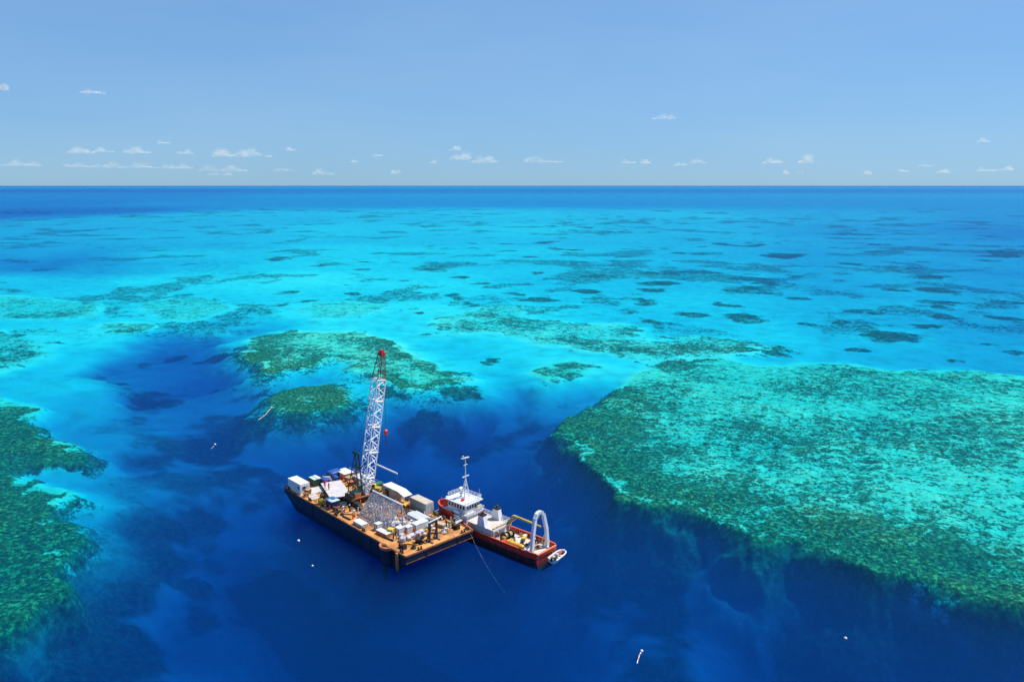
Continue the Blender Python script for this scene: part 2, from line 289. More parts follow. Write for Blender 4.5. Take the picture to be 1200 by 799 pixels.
def seabed_material():
    m, n, l, out = nodes_of('coral_and_sand')
    b = n.new('ShaderNodeBsdfDiffuse'); l.new(b.outputs[0], out.inputs['Surface'])
    geo = n.new('ShaderNodeNewGeometry')
    def noise(scale, detail=3, rough=.55, dist=0.0):
        t = n.new('ShaderNodeTexNoise'); t.inputs['Scale'].default_value = scale
        t.inputs['Detail'].default_value = detail; t.inputs['Roughness'].default_value = rough
        t.inputs['Distortion'].default_value = dist
        l.new(geo.outputs['Position'], t.inputs['Vector']); return t.outputs['Fac']
    def math_(op, a, b_=None, c=None):
        t = n.new('ShaderNodeMath'); t.operation = op
        for i, v in enumerate((a, b_, c)):
            if v is None: continue
            if isinstance(v, (int, float)): t.inputs[i].default_value = v
            else: l.new(v, t.inputs[i])
        return t.outputs[0]
    def ramp(f, stops):
        t = n.new('ShaderNodeValToRGB'); l.new(f, t.inputs[0])
        e = t.color_ramp.elements
        while len(e) < len(stops): e.new(0.5)
        for k, (p, c) in enumerate(stops):
            e[k].position = p; e[k].color = (*c, 1)
        return t.outputs['Color']
    def mix(f, a, b_):
        t = n.new('ShaderNodeMix'); t.data_type = 'RGBA'
        l.new(f, t.inputs['Factor']); l.new(a, t.inputs['A']); l.new(b_, t.inputs['B']); return t.outputs['Result']
    at = n.new('ShaderNodeAttribute'); at.attribute_name = 'cover'; cover = at.outputs['Fac']
    at2 = n.new('ShaderNodeAttribute'); at2.attribute_name = 'bright'; bright = at2.outputs['Fac']
    patch = math_('ADD', math_('MULTIPLY', noise(0.36, 6, .74, .5), .6), math_('MULTIPLY', noise(1.1, 4, .7), .4))
    # cover fraction -> coral where the patch noise lies under the threshold
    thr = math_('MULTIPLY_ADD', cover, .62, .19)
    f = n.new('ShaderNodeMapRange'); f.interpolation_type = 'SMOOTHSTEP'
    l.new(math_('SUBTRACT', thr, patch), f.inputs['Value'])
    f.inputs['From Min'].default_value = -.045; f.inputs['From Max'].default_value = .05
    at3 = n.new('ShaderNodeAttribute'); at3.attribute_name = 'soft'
    f2 = n.new('ShaderNodeMapRange'); f2.interpolation_type = 'SMOOTHSTEP'      # deep floor: the water's scattering blur put into the colour as a softer mix
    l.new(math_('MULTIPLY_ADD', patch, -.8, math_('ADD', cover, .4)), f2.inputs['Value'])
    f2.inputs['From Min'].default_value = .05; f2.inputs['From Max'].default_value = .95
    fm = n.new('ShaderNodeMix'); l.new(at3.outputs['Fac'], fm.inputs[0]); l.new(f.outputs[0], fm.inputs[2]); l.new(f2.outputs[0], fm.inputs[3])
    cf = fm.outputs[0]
    sand = ramp(noise(.12, 4), [(.3, (.60, .57, .49)), (.5, (.74, .71, .62)), (.72, (.80, .77, .69))])
    rubble = ramp(noise(.35, 4), [(.3, (.36, .47, .29)), (.5, (.52, .62, .41)), (.72, (.68, .75, .54))])
    at4 = n.new('ShaderNodeAttribute'); at4.attribute_name = 'reef'
    sand = mix(at4.outputs['Fac'], sand, rubble)
    dark = ramp(noise(.7, 4, .75), [(.34, (.014, .036, .026)), (.46, (.046, .095, .064)), (.55, (.10, .18, .11)), (.66, (.24, .32, .18))])
    lively = ramp(noise(.95, 4, .75), [(.34, (.014, .030, .020)), (.46, (.042, .080, .042)), (.545, (.10, .15, .065)), (.60, (.36, .30, .11)), (.68, (.60, .46, .20))])
    coral = mix(bright, dark, lively)
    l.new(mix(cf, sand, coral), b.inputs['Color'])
    return m

M_SEABED = seabed_material()
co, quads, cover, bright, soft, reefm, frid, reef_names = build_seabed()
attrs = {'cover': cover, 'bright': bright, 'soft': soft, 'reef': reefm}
def seabed_piece(name, sel):
    o = link_mesh(name, mesh_np(name, co, quads[sel], attrs))
    o.data.materials.append(M_SEABED)
    return o
tag(seabed_piece('seabed', frid == 0), kind='structure')
REEF_LABELS = {
 'right': 'great green coral reef flat filling the right side beside the deep channel',
 'left': 'dark green coral reef with a ragged edge along the left border',
 'upleft': 'sparse dark coral bank at the left border above the ragged green reef',
 'centre': 'long irregular green coral reef behind the tip of the crane boom',
 'oval': 'small oval bright green reef left of the crane boom',
 'north': 'broad speckled turquoise coral bank right of centre behind the small knoll',
 'knoll': 'small green coral knoll between the central reef and the great right reef',
 'islet': 'lone small oval reef on pale sand at upper left',
 'bankA': 'low mottled coral bank on the left border above the lone oval reef',
 'bankB': 'low mottled coral bank just right of and above the lone oval reef',
 'bankC': 'pale speckled coral bank on sand above the long central reef'}
for k, nme in enumerate(reef_names):
    tag(seabed_piece('coral_reef', frid == k + 1), REEF_LABELS[nme], 'reef', 'coral reefs under the lagoon')
for i in range(10, len(PATCHES)):
    sel = frid == 100 + i
    if sel.any():
        cx, cy_, ax, ay = PATCHES[i]
        side = 'left' if cx < -60 else ('centre' if cx < 90 else 'right')
        size = 'broad' if ax > 22 else ('middle sized' if ax > 13 else 'small')
        far = 'far' if cy_ > 620 else 'nearer'
        tag(seabed_piece('coral_patch', sel), f'{size} dark coral patch in the {far} lagoon at {side}', 'coral patch', 'dark coral patches on the lagoon floor')
del co, quads, cover, bright

# ------------------------------------------------------------------ the sea: one closed body of water
def sea_material():
    m, n, l, out = nodes_of('clear_sea_water')
    geo = n.new('ShaderNodeNewGeometry')
    def noise(scale, detail, sx=1.0, sy=1.0):
        mp = n.new('ShaderNodeMapping'); mp.inputs['Scale'].default_value = (sx, sy, 1); mp.inputs['Rotation'].default_value = (0, 0, R(25))
        l.new(geo.outputs['Position'], mp.inputs['Vector'])
        t = n.new('ShaderNodeTexNoise'); t.inputs['Scale'].default_value = scale; t.inputs['Detail'].default_value = detail
        l.new(mp.outputs[0], t.inputs['Vector']); return t.outputs['Fac']
    b1 = n.new('ShaderNodeBump'); b1.inputs['Strength'].default_value = .6; b1.inputs['Distance'].default_value = .26
    l.new(noise(.45, 2, 1, 2.0), b1.inputs['Height'])
    b2 = n.new('ShaderNodeBump'); b2.inputs['Strength'].default_value = .22; b2.inputs['Distance'].default_value = 1.2
    l.new(noise(.06, 1, 1, 2.2), b2.inputs['Height']); l.new(b1.outputs[0], b2.inputs['Normal'])
    fr = n.new('ShaderNodeFresnel'); fr.inputs['IOR'].default_value = 1.33; l.new(b2.outputs[0], fr.inputs['Normal'])
    pw = n.new('ShaderNodeMath'); pw.operation = 'POWER'; pw.inputs[1].default_value = 3.5; l.new(fr.outputs[0], pw.inputs[0])
    cl = n.new('ShaderNodeMath'); cl.operation = 'MULTIPLY_ADD'; cl.inputs[1].default_value = .12; cl.inputs[2].default_value = .0; l.new(pw.outputs[0], cl.inputs[0])
    mk = n.new('ShaderNodeMath'); mk.operation = 'MULTIPLY'; mk.inputs[1].default_value = .18; l.new(fr.outputs[0], mk.inputs[0])
    mi = n.new('ShaderNodeMath'); mi.operation = 'MINIMUM'; mi.inputs[1].default_value = .035; l.new(mk.outputs[0], mi.inputs[0])
    ml = n.new('ShaderNodeMath'); ml.operation = 'ADD'; l.new(mi.outputs[0], ml.inputs[0]); l.new(cl.outputs[0], ml.inputs[1]); cl = ml
    tr = n.new('ShaderNodeBsdfTransparent')
    gl = n.new('ShaderNodeBsdfGlossy'); gl.inputs['Roughness'].default_value = .22; l.new(b2.outputs[0], gl.inputs['Normal'])
    mx = n.new('ShaderNodeMixShader'); l.new(cl.outputs[0], mx.inputs[0]); l.new(tr.outputs[0], mx.inputs[1]); l.new(gl.outputs[0], mx.inputs[2])
    l.new(mx.outputs[0], out.inputs['Surface'])
    ab = n.new('ShaderNodeVolumeAbsorption'); sc = n.new('ShaderNodeVolumeScatter'); ad = n.new('ShaderNodeAddShader')
    # absorption = density * (1 - colour); scattering = density * colour
    A = (.50, .055, .016); dA = .5
    ab.inputs['Density'].default_value = dA; ab.inputs['Color'].default_value = (*[1 - a / dA for a in A], 1)
    B = (.0006, .0064, .0190); dB = .03
    sc.inputs['Density'].default_value = dB; sc.inputs['Color'].default_value = (*[b / dB for b in B], 1)
    # (the scatter node's own density also absorbs what it does not scatter)
    l.new(ab.outputs[0], ad.inputs[0]); l.new(sc.outputs[0], ad.inputs[1]); l.new(ad.outputs[0], out.inputs['Volume'])
    try: m.volume_sampling = 'MULTIPLE_IMPORTANCE'
    except Exception: pass
    m.cycles.homogeneous_volume = True
    return m

def build_sea():
    bm = bmesh.new(); rad = [0, 150, 500, 2000, 8000, 30000, 118000]; seg = 64
    rings = []
    c = bm.verts.new((0, 0, 0))
    for r_ in rad[1:]:
        rings.append([bm.verts.new((r_ * math.sin(2 * math.pi * k / seg), r_ * math.cos(2 * math.pi * k / seg), 0)) for k in range(seg)])
    low = [bm.verts.new((v.co.x, v.co.y, -60)) for v in rings[-1]]; cb = bm.verts.new((0, 0, -60))
    for k in range(seg):
        k2 = (k + 1) % seg
        bm.faces.new((c, rings[0][k2], rings[0][k]))
        for a, b in zip(rings[:-1], rings[1:]):
            bm.faces.new((a[k], a[k2], b[k2], b[k]))
        bm.faces.new((rings[-1][k], rings[-1][k2], low[k2], low[k]))
        bm.faces.new((low[k], low[k2], cb))
    bmesh.ops.recalc_face_normals(bm, faces=bm.faces)
    me = bpy.data.meshes.new('sea'); bm.to_mesh(me); bm.free()
    o = link_mesh('sea', me); me.materials.append(sea_material())
    return tag(o, kind='structure')
build_sea()
# ------------------------------------------------------------------ materials for built things
_M = {}
def paint(name, col, rough=.5, metal=0.0, var=.12, wear=0.0, wear_col=(.22, .09, .03), scale=.9):
    if name in _M: return _M[name]
    m, n, l, out = nodes_of(name)
    b = n.new('ShaderNodeBsdfPrincipled'); l.new(b.outputs[0], out.inputs['Surface'])
    b.inputs['Roughness'].default_value = rough; b.inputs['Metallic'].default_value = metal
    tc = n.new('ShaderNodeNewGeometry')
    def noise(s, d):
        t = n.new('ShaderNodeTexNoise'); t.inputs['Scale'].default_value = s; t.inputs['Detail'].default_value = d
        l.new(tc.outputs['Position'], t.inputs['Vector']); return t.outputs['Fac']
    r = n.new('ShaderNodeValToRGB'); l.new(noise(scale, 5), r.inputs[0])
    e = r.color_ramp.elements
    e[0].position = .3; e[0].color = (*[c * (1 - var * 1.6) for c in col], 1)
    e[1].position = .7; e[1].color = (*[min(1, c * (1 + var)) for c in col], 1)
    src = r.outputs['Color']
    if wear > 0:
        w = n.new('ShaderNodeMapRange'); l.new(noise(scale * 2.1, 6), w.inputs['Value'])
        w.inputs['From Min'].default_value = .68 - wear * .3; w.inputs['From Max'].default_value = .76 - wear * .22
        mx = n.new('ShaderNodeMix'); mx.data_type = 'RGBA'; l.new(w.outputs[0], mx.inputs['Factor'])
        l.new(src, mx.inputs['A']); mx.inputs['B'].default_value = (*wear_col, 1); src = mx.outputs['Result']
    l.new(src, b.inputs['Base Color'])
    _M[name] = m
    return m

WHITE = paint('white_paint', (.66, .66, .67), .45, var=.05, wear=.10, wear_col=(.5, .36, .24))
CLEANW = paint('clean_white_paint', (.70, .71, .73), .4, var=.04)
CREAM = paint('cream_paint', (.50, .42, .33), .55, wear=.12)
GREYC = paint('grey_green_paint', (.25, .29, .27), .55, wear=.12)
LGREY = paint('light_grey_paint', (.55, .56, .58), .5, wear=.1)
STEEL = paint('galvanised_steel', (.42, .45, .50), .4, .45, var=.15)
DARK = paint('dark_steel', (.025, .025, .028), .6, wear=.15)
BLACK = paint('black_rubber', (.012, .012, .013), .8)
NAVY = paint('navy_hull_paint', (.010, .016, .038), .45, var=.25, wear=.10, wear_col=(.05, .035, .025), scale=.35)
DECK = paint('rusty_orange_deck', (.54, .235, .062), .8, var=.30, wear=.24, wear_col=(.24, .11, .045), scale=.45)
RUST = paint('rust_brown', (.20, .075, .03), .8, var=.3, wear=.2, wear_col=(.06, .03, .02))
TAN = paint('tan_timber', (.45, .29, .14), .8, var=.25)
ORANGE = paint('orange_brown_paint', (.50, .17, .06), .6, var=.2, wear=.15)
RED = paint('red_hull_paint', (.58, .035, .020), .5, var=.2, wear=.15, wear_col=(.16, .02, .012))
REDO = paint('orange_red_paint', (.78, .12, .03), .5, var=.15)
DRED = paint('dark_red_hull_paint', (.30, .024, .016), .5, var=.25)
BRED = paint('bright_red_paint', (.65, .03, .03), .5)
YELLOW = paint('yellow_paint', (.75, .44, .03), .5, var=.1)
OLIVE = paint('mustard_paint', (.42, .30, .06), .6, var=.15)
GREEN = paint('green_paint', (.02, .16, .10), .5, var=.15)
DGREEN = paint('dark_green_paint', (.012, .055, .045), .5, var=.15)
BLUE = paint('blue_tarpaulin', (.015, .07, .30), .5, var=.2)
DBLUE = paint('dark_blue_paint', (.012, .025, .09), .5)
PALEB = paint('pale_blue_paint', (.45, .62, .75), .5)
BEIGE = paint('beige_deck_paint', (.58, .50, .44), .7, var=.15, wear=.12)
GLASS = paint('dark_window_glass', (.012, .018, .028), .12, var=.05)
SLAB = paint('pale_concrete_white', (.52, .48, .47), .7, var=.08, wear=.06, wear_col=(.5, .42, .36), scale=.7)
DIRTYW = paint('soiled_white_paint', (.58, .58, .59), .7, var=.15, wear=.34, wear_col=(.30, .20, .13), scale=1.3)
BAGW = paint('white_woven_bag', (.46, .46, .48), .8, var=.2, wear=.25, wear_col=(.28, .22, .17), scale=1.5)
ROPE = paint('grey_rope', (.28, .30, .30), .8)
SKIN = paint('skin', (.36, .20, .13), .6)

# ------------------------------------------------------------------ mesh collector
class MB:
    def __init__(self): self.v, self.f = [], []
    def _add(self, vs, fs):
        o = len(self.v); self.v += [tuple(p) for p in vs]; self.f += [tuple(i + o for i in f) for f in fs]; return self
    def box(self, x0, x1, y0, y1, z0, z1):
        return self._add([(x0,y0,z0),(x1,y0,z0),(x1,y1,z0),(x0,y1,z0),(x0,y0,z1),(x1,y0,z1),(x1,y1,z1),(x0,y1,z1)],
            [(0,3,2,1),(4,5,6,7),(0,1,5,4),(1,2,6,5),(2,3,7,6),(3,0,4,7)])
    def bar(self, p, q, w, h=None, roll=None):
        """square bar from p to q"""
        h = h or w; p, q = Vector(p), Vector(q); d = (q - p).normalized()
        up = Vector((0, 0, 1)) if abs(d.z) < .95 else Vector((1, 0, 0))
        s = d.cross(up).normalized(); t = s.cross(d).normalized()
        c = [(-w/2,-h/2),(w/2,-h/2),(w/2,h/2),(-w/2,h/2)]
        return self._add([e + s * a + t * b for e in (p, q) for a, b in c],
            [(3,2,1,0),(4,5,6,7),(0,1,5,4),(1,2,6,5),(2,3,7,6),(3,0,4,7)])
    def tube(self, p, q, r, seg=6, r2=None, cap=True):
        r2 = r if r2 is None else r2
        p, q = Vector(p), Vector(q); d = (q - p).normalized()
        up = Vector((0, 0, 1)) if abs(d.z) < .95 else Vector((1, 0, 0))
        s = d.cross(up).normalized(); t = s.cross(d).normalized()
        vs = [e + (s * math.cos(k * 2 * math.pi / seg) + t * math.sin(k * 2 * math.pi / seg)) * rr for e, rr in ((p, r), (q, r2)) for k in range(seg)]
        fs = [(k, (k + 1) % seg, seg + (k + 1) % seg, seg + k) for k in range(seg)]
        fs = [f[::-1] for f in fs]
        if cap: fs += [tuple(range(seg)), tuple(range(2 * seg - 1, seg - 1, -1))]
        return self._add(vs, fs)
    def path(self, pts, r, seg=5):
        for a, b in zip(pts[:-1], pts[1:]): self.tube(a, b, r, seg)
        return self
    def torus(self, c, R_, r, axis='z', n=12, m=6):
        vs, fs = [], []
        for i in range(n):
            a = 2 * math.pi * i / n
            for j in range(m):
                b = 2 * math.pi * j / m; rr = R_ + r * math.cos(b); x, y, z = rr * math.cos(a), rr * math.sin(a), r * math.sin(b)
                p = {'z': (x, y, z), 'y': (x, z, y), 'x': (z, x, y)}[axis]
                vs.append((p[0] + c[0], p[1] + c[1], p[2] + c[2]))
        for i in range(n):
            for j in range(m):
                fs.append((i*m+j, ((i+1)%n)*m+j, ((i+1)%n)*m+(j+1)%m, i*m+(j+1)%m))
        return self._add(vs, fs)
    def prism(self, pts, axis, a, b):
        """closed outline pts (2D) swept along axis from a to b; axis x: pts=(y,z); y: pts=(x,z); z: pts=(x,y)"""
        mk = {'x': lambda p, t: (t, p[0], p[1]), 'y': lambda p, t: (p[0], t, p[1]), 'z': lambda p, t: (p[0], p[1], t)}[axis]
        n = len(pts); vs = [mk(p, a) for p in pts] + [mk(p, b) for p in pts]
        fs = [(k, (k + 1) % n, n + (k + 1) % n, n + k) for k in range(n)] + [tuple(range(n - 1, -1, -1)), tuple(range(n, 2 * n))]
        return self._add(vs, fs)
    def ball(self, c, rx, ry=None, rz=None, n=10, m=7):
        ry = ry or rx; rz = rz or rx; vs = [(c[0], c[1], c[2] - rz)]; fs = []
        for j in range(1, m):
            t = -math.pi / 2 + math.pi * j / m
            for i in range(n):
                a = 2 * math.pi * i / n; vs.append((c[0] + rx * math.cos(t) * math.cos(a), c[1] + ry * math.cos(t) * math.sin(a), c[2] + rz * math.sin(t)))
        vs.append((c[0], c[1], c[2] + rz)); T = len(vs) - 1
        for i in range(n):
            fs.append((0, 1 + (i + 1) % n, 1 + i)); fs.append((T, T - n + i, T - n + (i + 1) % n))
            for j in range(m - 2):
                a = 1 + j * n; fs.append((a + i, a + (i + 1) % n, a + n + (i + 1) % n, a + n + i))
        return self._add(vs, fs)
    def lumpy(self, c, sx, sy, sz, seed, k=.12):
        """soft sack: rounded, uneven box standing on z=c.z"""
        rnd = random.Random(seed); n = 5; idx = {}; 
        def pt(i, j, q):
            p = Vector(((i / (n - 1)) * 2 - 1, (j / (n - 1)) * 2 - 1, (q / (n - 1)) * 2 - 1))
            s = max(abs(p.x), abs(p.y), abs(p.z)); d = p.normalized() * s
            p = p * .78 + d * .22 * 1.3
            f = 1 + rnd.uniform(-k, k)
            return (c[0] + p.x * sx / 2 * f, c[1] + p.y * sy / 2 * f, c[2] + sz / 2 + p.z * sz / 2 * (f if q else 1))
        def vid(i, j, q):
            if (i, j, q) not in idx: idx[(i, j, q)] = len(self.v); self.v.append(pt(i, j, q))
            return idx[(i, j, q)]
        for a in range(n - 1):
            for b in range(n - 1):
                for f, quad in ((0, 1), (n - 1, 0)):
                    for ax in range(3):
                        cs = [(a, b), (a + 1, b), (a + 1, b + 1), (a, b + 1)]
                        g = []
                        for (s, t) in cs:
                            g.append(vid(*({0: (f, s, t), 1: (t, f, s), 2: (s, t, f)}[ax])))
                        self.f.append(tuple(g if f else g[::-1]))
        return self
    def mesh(self, name, mat, smooth=False):
        me = bpy.data.meshes.new(name); me.from_pydata(self.v, [], self.f); me.materials.append(mat)
        if smooth: me.polygons.foreach_set('use_smooth', [True] * len(me.polygons))
        me.update(); return me
    def build(self, name, mat, parent=None, smooth=False):
        return link_mesh(name, self.mesh(name, mat, smooth), parent)

def part(name, me, parent, loc=(0, 0, 0), rot=(0, 0, 0)):
    o = link_mesh(name, me, parent); o.location = loc; o.rotation_euler = rot; return o

def empty(name, loc, rz):
    o = bpy.data.objects.new(name, None); COL.objects.link(o)
    o.location = loc; o.rotation_euler = (0, 0, rz); o.empty_display_size = .3
    return o
# ------------------------------------------------------------------ the work barge (x to starboard, y to the bow, deck at z = 2.9)
BX, BY, BROT = -21.03, 143.24, R(43.654)
DECK_Z = 2.9
B_LEN, B_WID = 49.8, 17.6
def bw(v, u, z=0.0):
    c, s = math.cos(BROT), math.sin(BROT)
    return (BX + v * c - u * s, BY + v * s + u * c, DECK_Z + z)
def on_deck(name, label, cat, v, u, z=0.0, rot=0.0, group=None):
    return tag(empty(name, bw(v, u, z + .004), BROT + R(rot)), label, cat, group)

def build_barge():
    b = empty('barge', (BX, BY, 0), BROT)
    tag(b, 'long dark blue work barge with rusty orange deck carrying the crane', 'barge')
    prof = [(0, 2.86), (0, 1.35), (3.8, -1.3), (44.2, -1.3), (48.3, 1.2), (B_LEN, 2.0), (B_LEN, 2.86)]
    MB().prism(prof[::-1], 'x', 0, B_WID).build('hull', NAVY, b)
    MB().box(.02, B_WID - .02, .02, B_LEN - .02, 2.862, DECK_Z).build('deck', DECK, b)
    g = MB()
    g.box(-.12, .14, 0, B_LEN, 2.72, 3.06); g.box(B_WID - .14, B_WID + .12, 0, B_LEN, 2.72, 3.06)
    g.build('gunwale', RUST, b)
    MB().box(.15, B_WID - .15, -.12, .14, 2.70, 3.02).build('stern_edge', RUST, b)
    MB().box(.15, B_WID - .15, B_LEN - .14, B_LEN + .12, 2.72, 3.3).build('bow_edge', NAVY, b)
    MB().box(-.05, B_WID + .05, -.1, .04, 1.28, 1.42).build('rubbing_strake', RUST, b)
    rail = MB().box(-.10, .03, -.0, .0 + .22, -.6, 2.7).mesh('side_fender', NAVY)
    for u in (12.4, 36.4): part('side_fender', rail, b, (0, u, 0))
    leg = MB().box(-.09, .09, -.2, -.13, 1.0, 2.6).mesh('stern_fender', DARK)
    for v in (5.2, 13.4): part('stern_fender', leg, b, (v, 0, 0))
    # port stern spud well: a round collar outboard of the hull
    sp = MB()
    n = 14
    for k in range(n):
        a0, a1 = math.pi / 2 + math.pi * k / n, math.pi / 2 + math.pi * (k + 1) / n
        sp._add([(1.25 * math.cos(a0), 6.4 + 1.5 * math.sin(a0), -.8), (1.25 * math.cos(a1), 6.4 + 1.5 * math.sin(a1), -.8),
                 (1.25 * math.cos(a1), 6.4 + 1.5 * math.sin(a1), 2.75), (1.25 * math.cos(a0), 6.4 + 1.5 * math.sin(a0), 2.75)], [(0, 1, 2, 3)])
    sp.build('spud_well', NAVY, b)
    cl = MB()
    for k in range(n):
        a0, a1 = math.pi / 2 + math.pi * k / n, math.pi / 2 + math.pi * (k + 1) / n
        cl.bar((1.3 * math.cos(a0), 6.4 + 1.55 * math.sin(a0), 3.0), (1.3 * math.cos(a1), 6.4 + 1.55 * math.sin(a1), 3.0), .5, .55)
    cl.prism([(1.2 * math.cos(math.pi / 2 + math.pi * k / n), 6.4 + 1.45 * math.sin(math.pi / 2 + math.pi * k / n)) for k in range(n + 1)], 'z', 2.3, 2.78)
    cl.build('spud_collar', ORANGE, b)
    MB().tube((-.65, 6.4, -4), (-.65, 6.4, 3.6), .42, 10).build('spud_leg', RUST, b)
    MB().box(-.5, -.13, 2.2, 2.9, -.9, 2.95).build('corner_post', ORANGE, b)
    # bollards: pairs of posts along the edges
    bo = MB(); 
    for s in (-.35, .35): bo.tube((0, s, 0), (0, s, .55), .16, 8); bo.tube((0, s, .5), (0, s, .6), .22, 8)
    bo.box(-.25, .25, -.65, .65, 0, .06); bm_ = bo.mesh('bollard', DARK)
    for v, u in ((.6, 2.2), (.6, 16), (.6, 27), (.6, 38.5), (.6, 48.4), (17, 1.3), (17, 12.2), (17, 23), (17, 38), (17, 48), (4, .7), (15.4, .7)):
        part('bollard', bm_, b, (v, u, DECK_Z), (0, 0, R(90) if u < 1 else 0))
    # starboard guard rail aft of the crane
    for u0, u1 in ((29.9, 48.5),):
        k = u0
        while k < u1 + .01:
            MB().tube((17.45, k, 3.0), (17.45, k, 4.1), .035, 5).build('rail_post', LGREY, b); k += 2.3
        for z in (3.55, 4.1): MB().tube((17.45, u0, z), (17.45, u1, z), .03, 5).build('guard_rail', LGREY, b)
    return b
build_barge()

# ---- containers and cabins -------------------------------------------------
def ribbed_box(t, L, Wd, Hh, wall, roof, rib=.045, pitch=.42, roofrib=True):
    """box with corrugated walls along y (length L) and x (width Wd); parts body, roof, corner posts"""
    m = MB().box(-Wd/2 + rib, Wd/2 - rib, -L/2 + rib, L/2 - rib, .12, Hh - .06)
    k = -L/2 + .3
    while k < L/2 - .3:
        m.box(-Wd/2 + .004, -Wd/2 + rib + .01, k, k + pitch * .5, .2, Hh - .16); m.box(Wd/2 - rib - .01, Wd/2 - .004, k, k + pitch * .5, .2, Hh - .16); k += pitch
    m.build('wall_panel', wall, t)
    r = MB().box(-Wd/2 + .02, Wd/2 - .02, -L/2 + .02, L/2 - .02, Hh - .058, Hh)
    r.build('roof', roof, t)
    fr = MB()
    for s in (-1, 1):
        for q in (-1, 1): fr.box(s*Wd/2 - (.12 if s > 0 else 0), s*Wd/2 + (.12 if s < 0 else 0), q*L/2 - (.12 if q > 0 else 0), q*L/2 + (.12 if q < 0 else 0), 0, Hh + .02)
    for s in (-1, 1):
        fr.box(s*Wd/2 - (.08 if s > 0 else 0), s*Wd/2 + (.08 if s < 0 else 0), -L/2 + .12, L/2 - .12, 0, .14)
    for q in (-1, 1):
        fr.box(-Wd/2 + .12, Wd/2 - .12, q*L/2 - (.08 if q > 0 else 0), q*L/2 + (.08 if q < 0 else 0), 0, .14)
    fr.build('frame', wall, t)

def window_part(parent, x0, x1, y0, y1, z0, z1, frame=CLEANW):
    """window set on a wall; the box is thin along one axis. Frame proud of the wall, pane inside"""
    w = MB().box(x0, x1, y0, y1, z0, z1).build('window', GLASS, parent)
    f = MB(); e = .07
    if abs(x1 - x0) < abs(y1 - y0):
        a, b = min(x0, x1) - .012, max(x0, x1) + .012
        f.box(a, b, y0 - e, y0, z0 - e, z1 + e).box(a, b, y1, y1 + e, z0 - e, z1 + e).box(a, b, y0, y1, z0 - e, z0).box(a, b, y0, y1, z1, z1 + e)
    else:
        a, b = min(y0, y1) - .012, max(y0, y1) + .012
        f.box(x0 - e, x0, a, b, z0 - e, z1 + e).box(x1, x1 + e, a, b, z0 - e, z1 + e).box(x0, x1, a, b, z0 - e, z0).box(x0, x1, a, b, z1, z1 + e)
    f.build('frame', frame, w)
    return w

t = on_deck('portable_cabin', 'white portable cabin with small dark windows at the bow corner of the barge', 'cabin', 1.85, 45.9)
ribbed_box(t, 6.1, 2.45, 2.6, CLEANW, CLEANW, rib=.02)
window_part(t, -1.26, -1.20, -2.35, -1.75, 1.2, 1.9, LGREY)
window_part(t, -.65, .15, -3.09, -3.03, 1.2, 1.95, LGREY)
MB().box(.45, 1.1, -3.10, -3.045, .15, 2.15).build('door', LGREY, t)
MB().box(.3, .9, 3.03, 3.5, 1.3, 1.9).build('air_conditioner', LGREY, t)

t = on_deck('office_container', 'cream site office container with dark doorway and sloping awning, starboard side', 'container', 15.95, 26.55)
ribbed_box(t, 5.7, 2.5, 2.7, CREAM, WHITE)
MB().box(-1.30, -1.235, .25, .95, .2, 2.1).build('door', DARK, t)
window_part(t, -1.285, -1.225, 1.15, 1.75, .9, 2.0, DARK)
a = MB()
a._add([(-1.15, -2.86, 2.66), (1.25, -2.86, 2.66), (1.25, -5.6, 2.0), (-1.15, -5.6, 2.0), (-1.15, -2.86, 2.72), (1.25, -2.86, 2.72), (1.25, -5.6, 2.06), (-1.15, -5.6, 2.06)],
       [(0,3,2,1),(4,5,6,7),(0,1,5,4),(1,2,6,5),(2,3,7,6),(3,0,4,7)])
aw = a.build('awning', WHITE, t)
for x in (-1.1, 1.2): MB().tube((x, -5.5, 0), (x, -5.5, 2.02), .05, 6).build('post', LGREY, aw)

t = on_deck('shipping_container', 'grey green shipping container with sand coloured roof beside the tug bow', 'container', 16.2, 16.1)
ribbed_box(t, 5.9, 2.35, 2.6, GREYC, CREAM)
for s in (-1, 1):
    d = MB().box(min(0.02 * s, 1.02 * s), max(.02 * s, 1.02 * s), -2.97, -2.91, .15, 2.42).build('door', LGREY, t)
    for x in (.35, .7): MB().tube((x * s, -3.0, .2), (x * s, -3.0, 2.38), .025, 5).build('lock_rod', STEEL, d)

t = on_deck('equipment_container', 'dark green equipment box with pale open lids behind the white cabin', 'container', 6.6, 46.6)
ribbed_box(t, 2.9, 2.1, 1.7, DGREEN, DGREEN)
MB().box(-.95, -.1, -1.35, 1.35, 1.72, 1.82).build('lid', PALEB, t); MB().box(.1, .95, -1.35, 1.35, 1.72, 1.86).build('lid', CLEANW, t)

t = on_deck('storage_skid', 'flat white topped storage skid on the starboard bow edge', 'skid', 14.9, 46.4)
MB().box(-1.3, 1.3, -2.0, 2.0, .25, 1.25).build('body', TAN, t); MB().box(-1.4, 1.4, -2.1, 2.1, 1.254, 1.36).build('lid', CLEANW, t)
for y in (-1.6, 0, 1.6): MB().box(-1.3, 1.3, y - .1, y + .1, 0, .25).build('skid_beam', RUST, t)

t = on_deck('storage_skid', 'cream covered storage crate behind the crane gantry', 'skid', 15.6, 40.2)
MB().box(-1.2, 1.2, -1.7, 1.7, .2, 1.5).build('body', CREAM, t); MB().box(-1.28, 1.28, -1.78, 1.78, 1.504, 1.6).build('lid', SLAB, t)
for y in (-1.2, 1.2): MB().box(-1.2, 1.2, y - .1, y + .1, 0, .2).build('skid_beam', RUST, t)

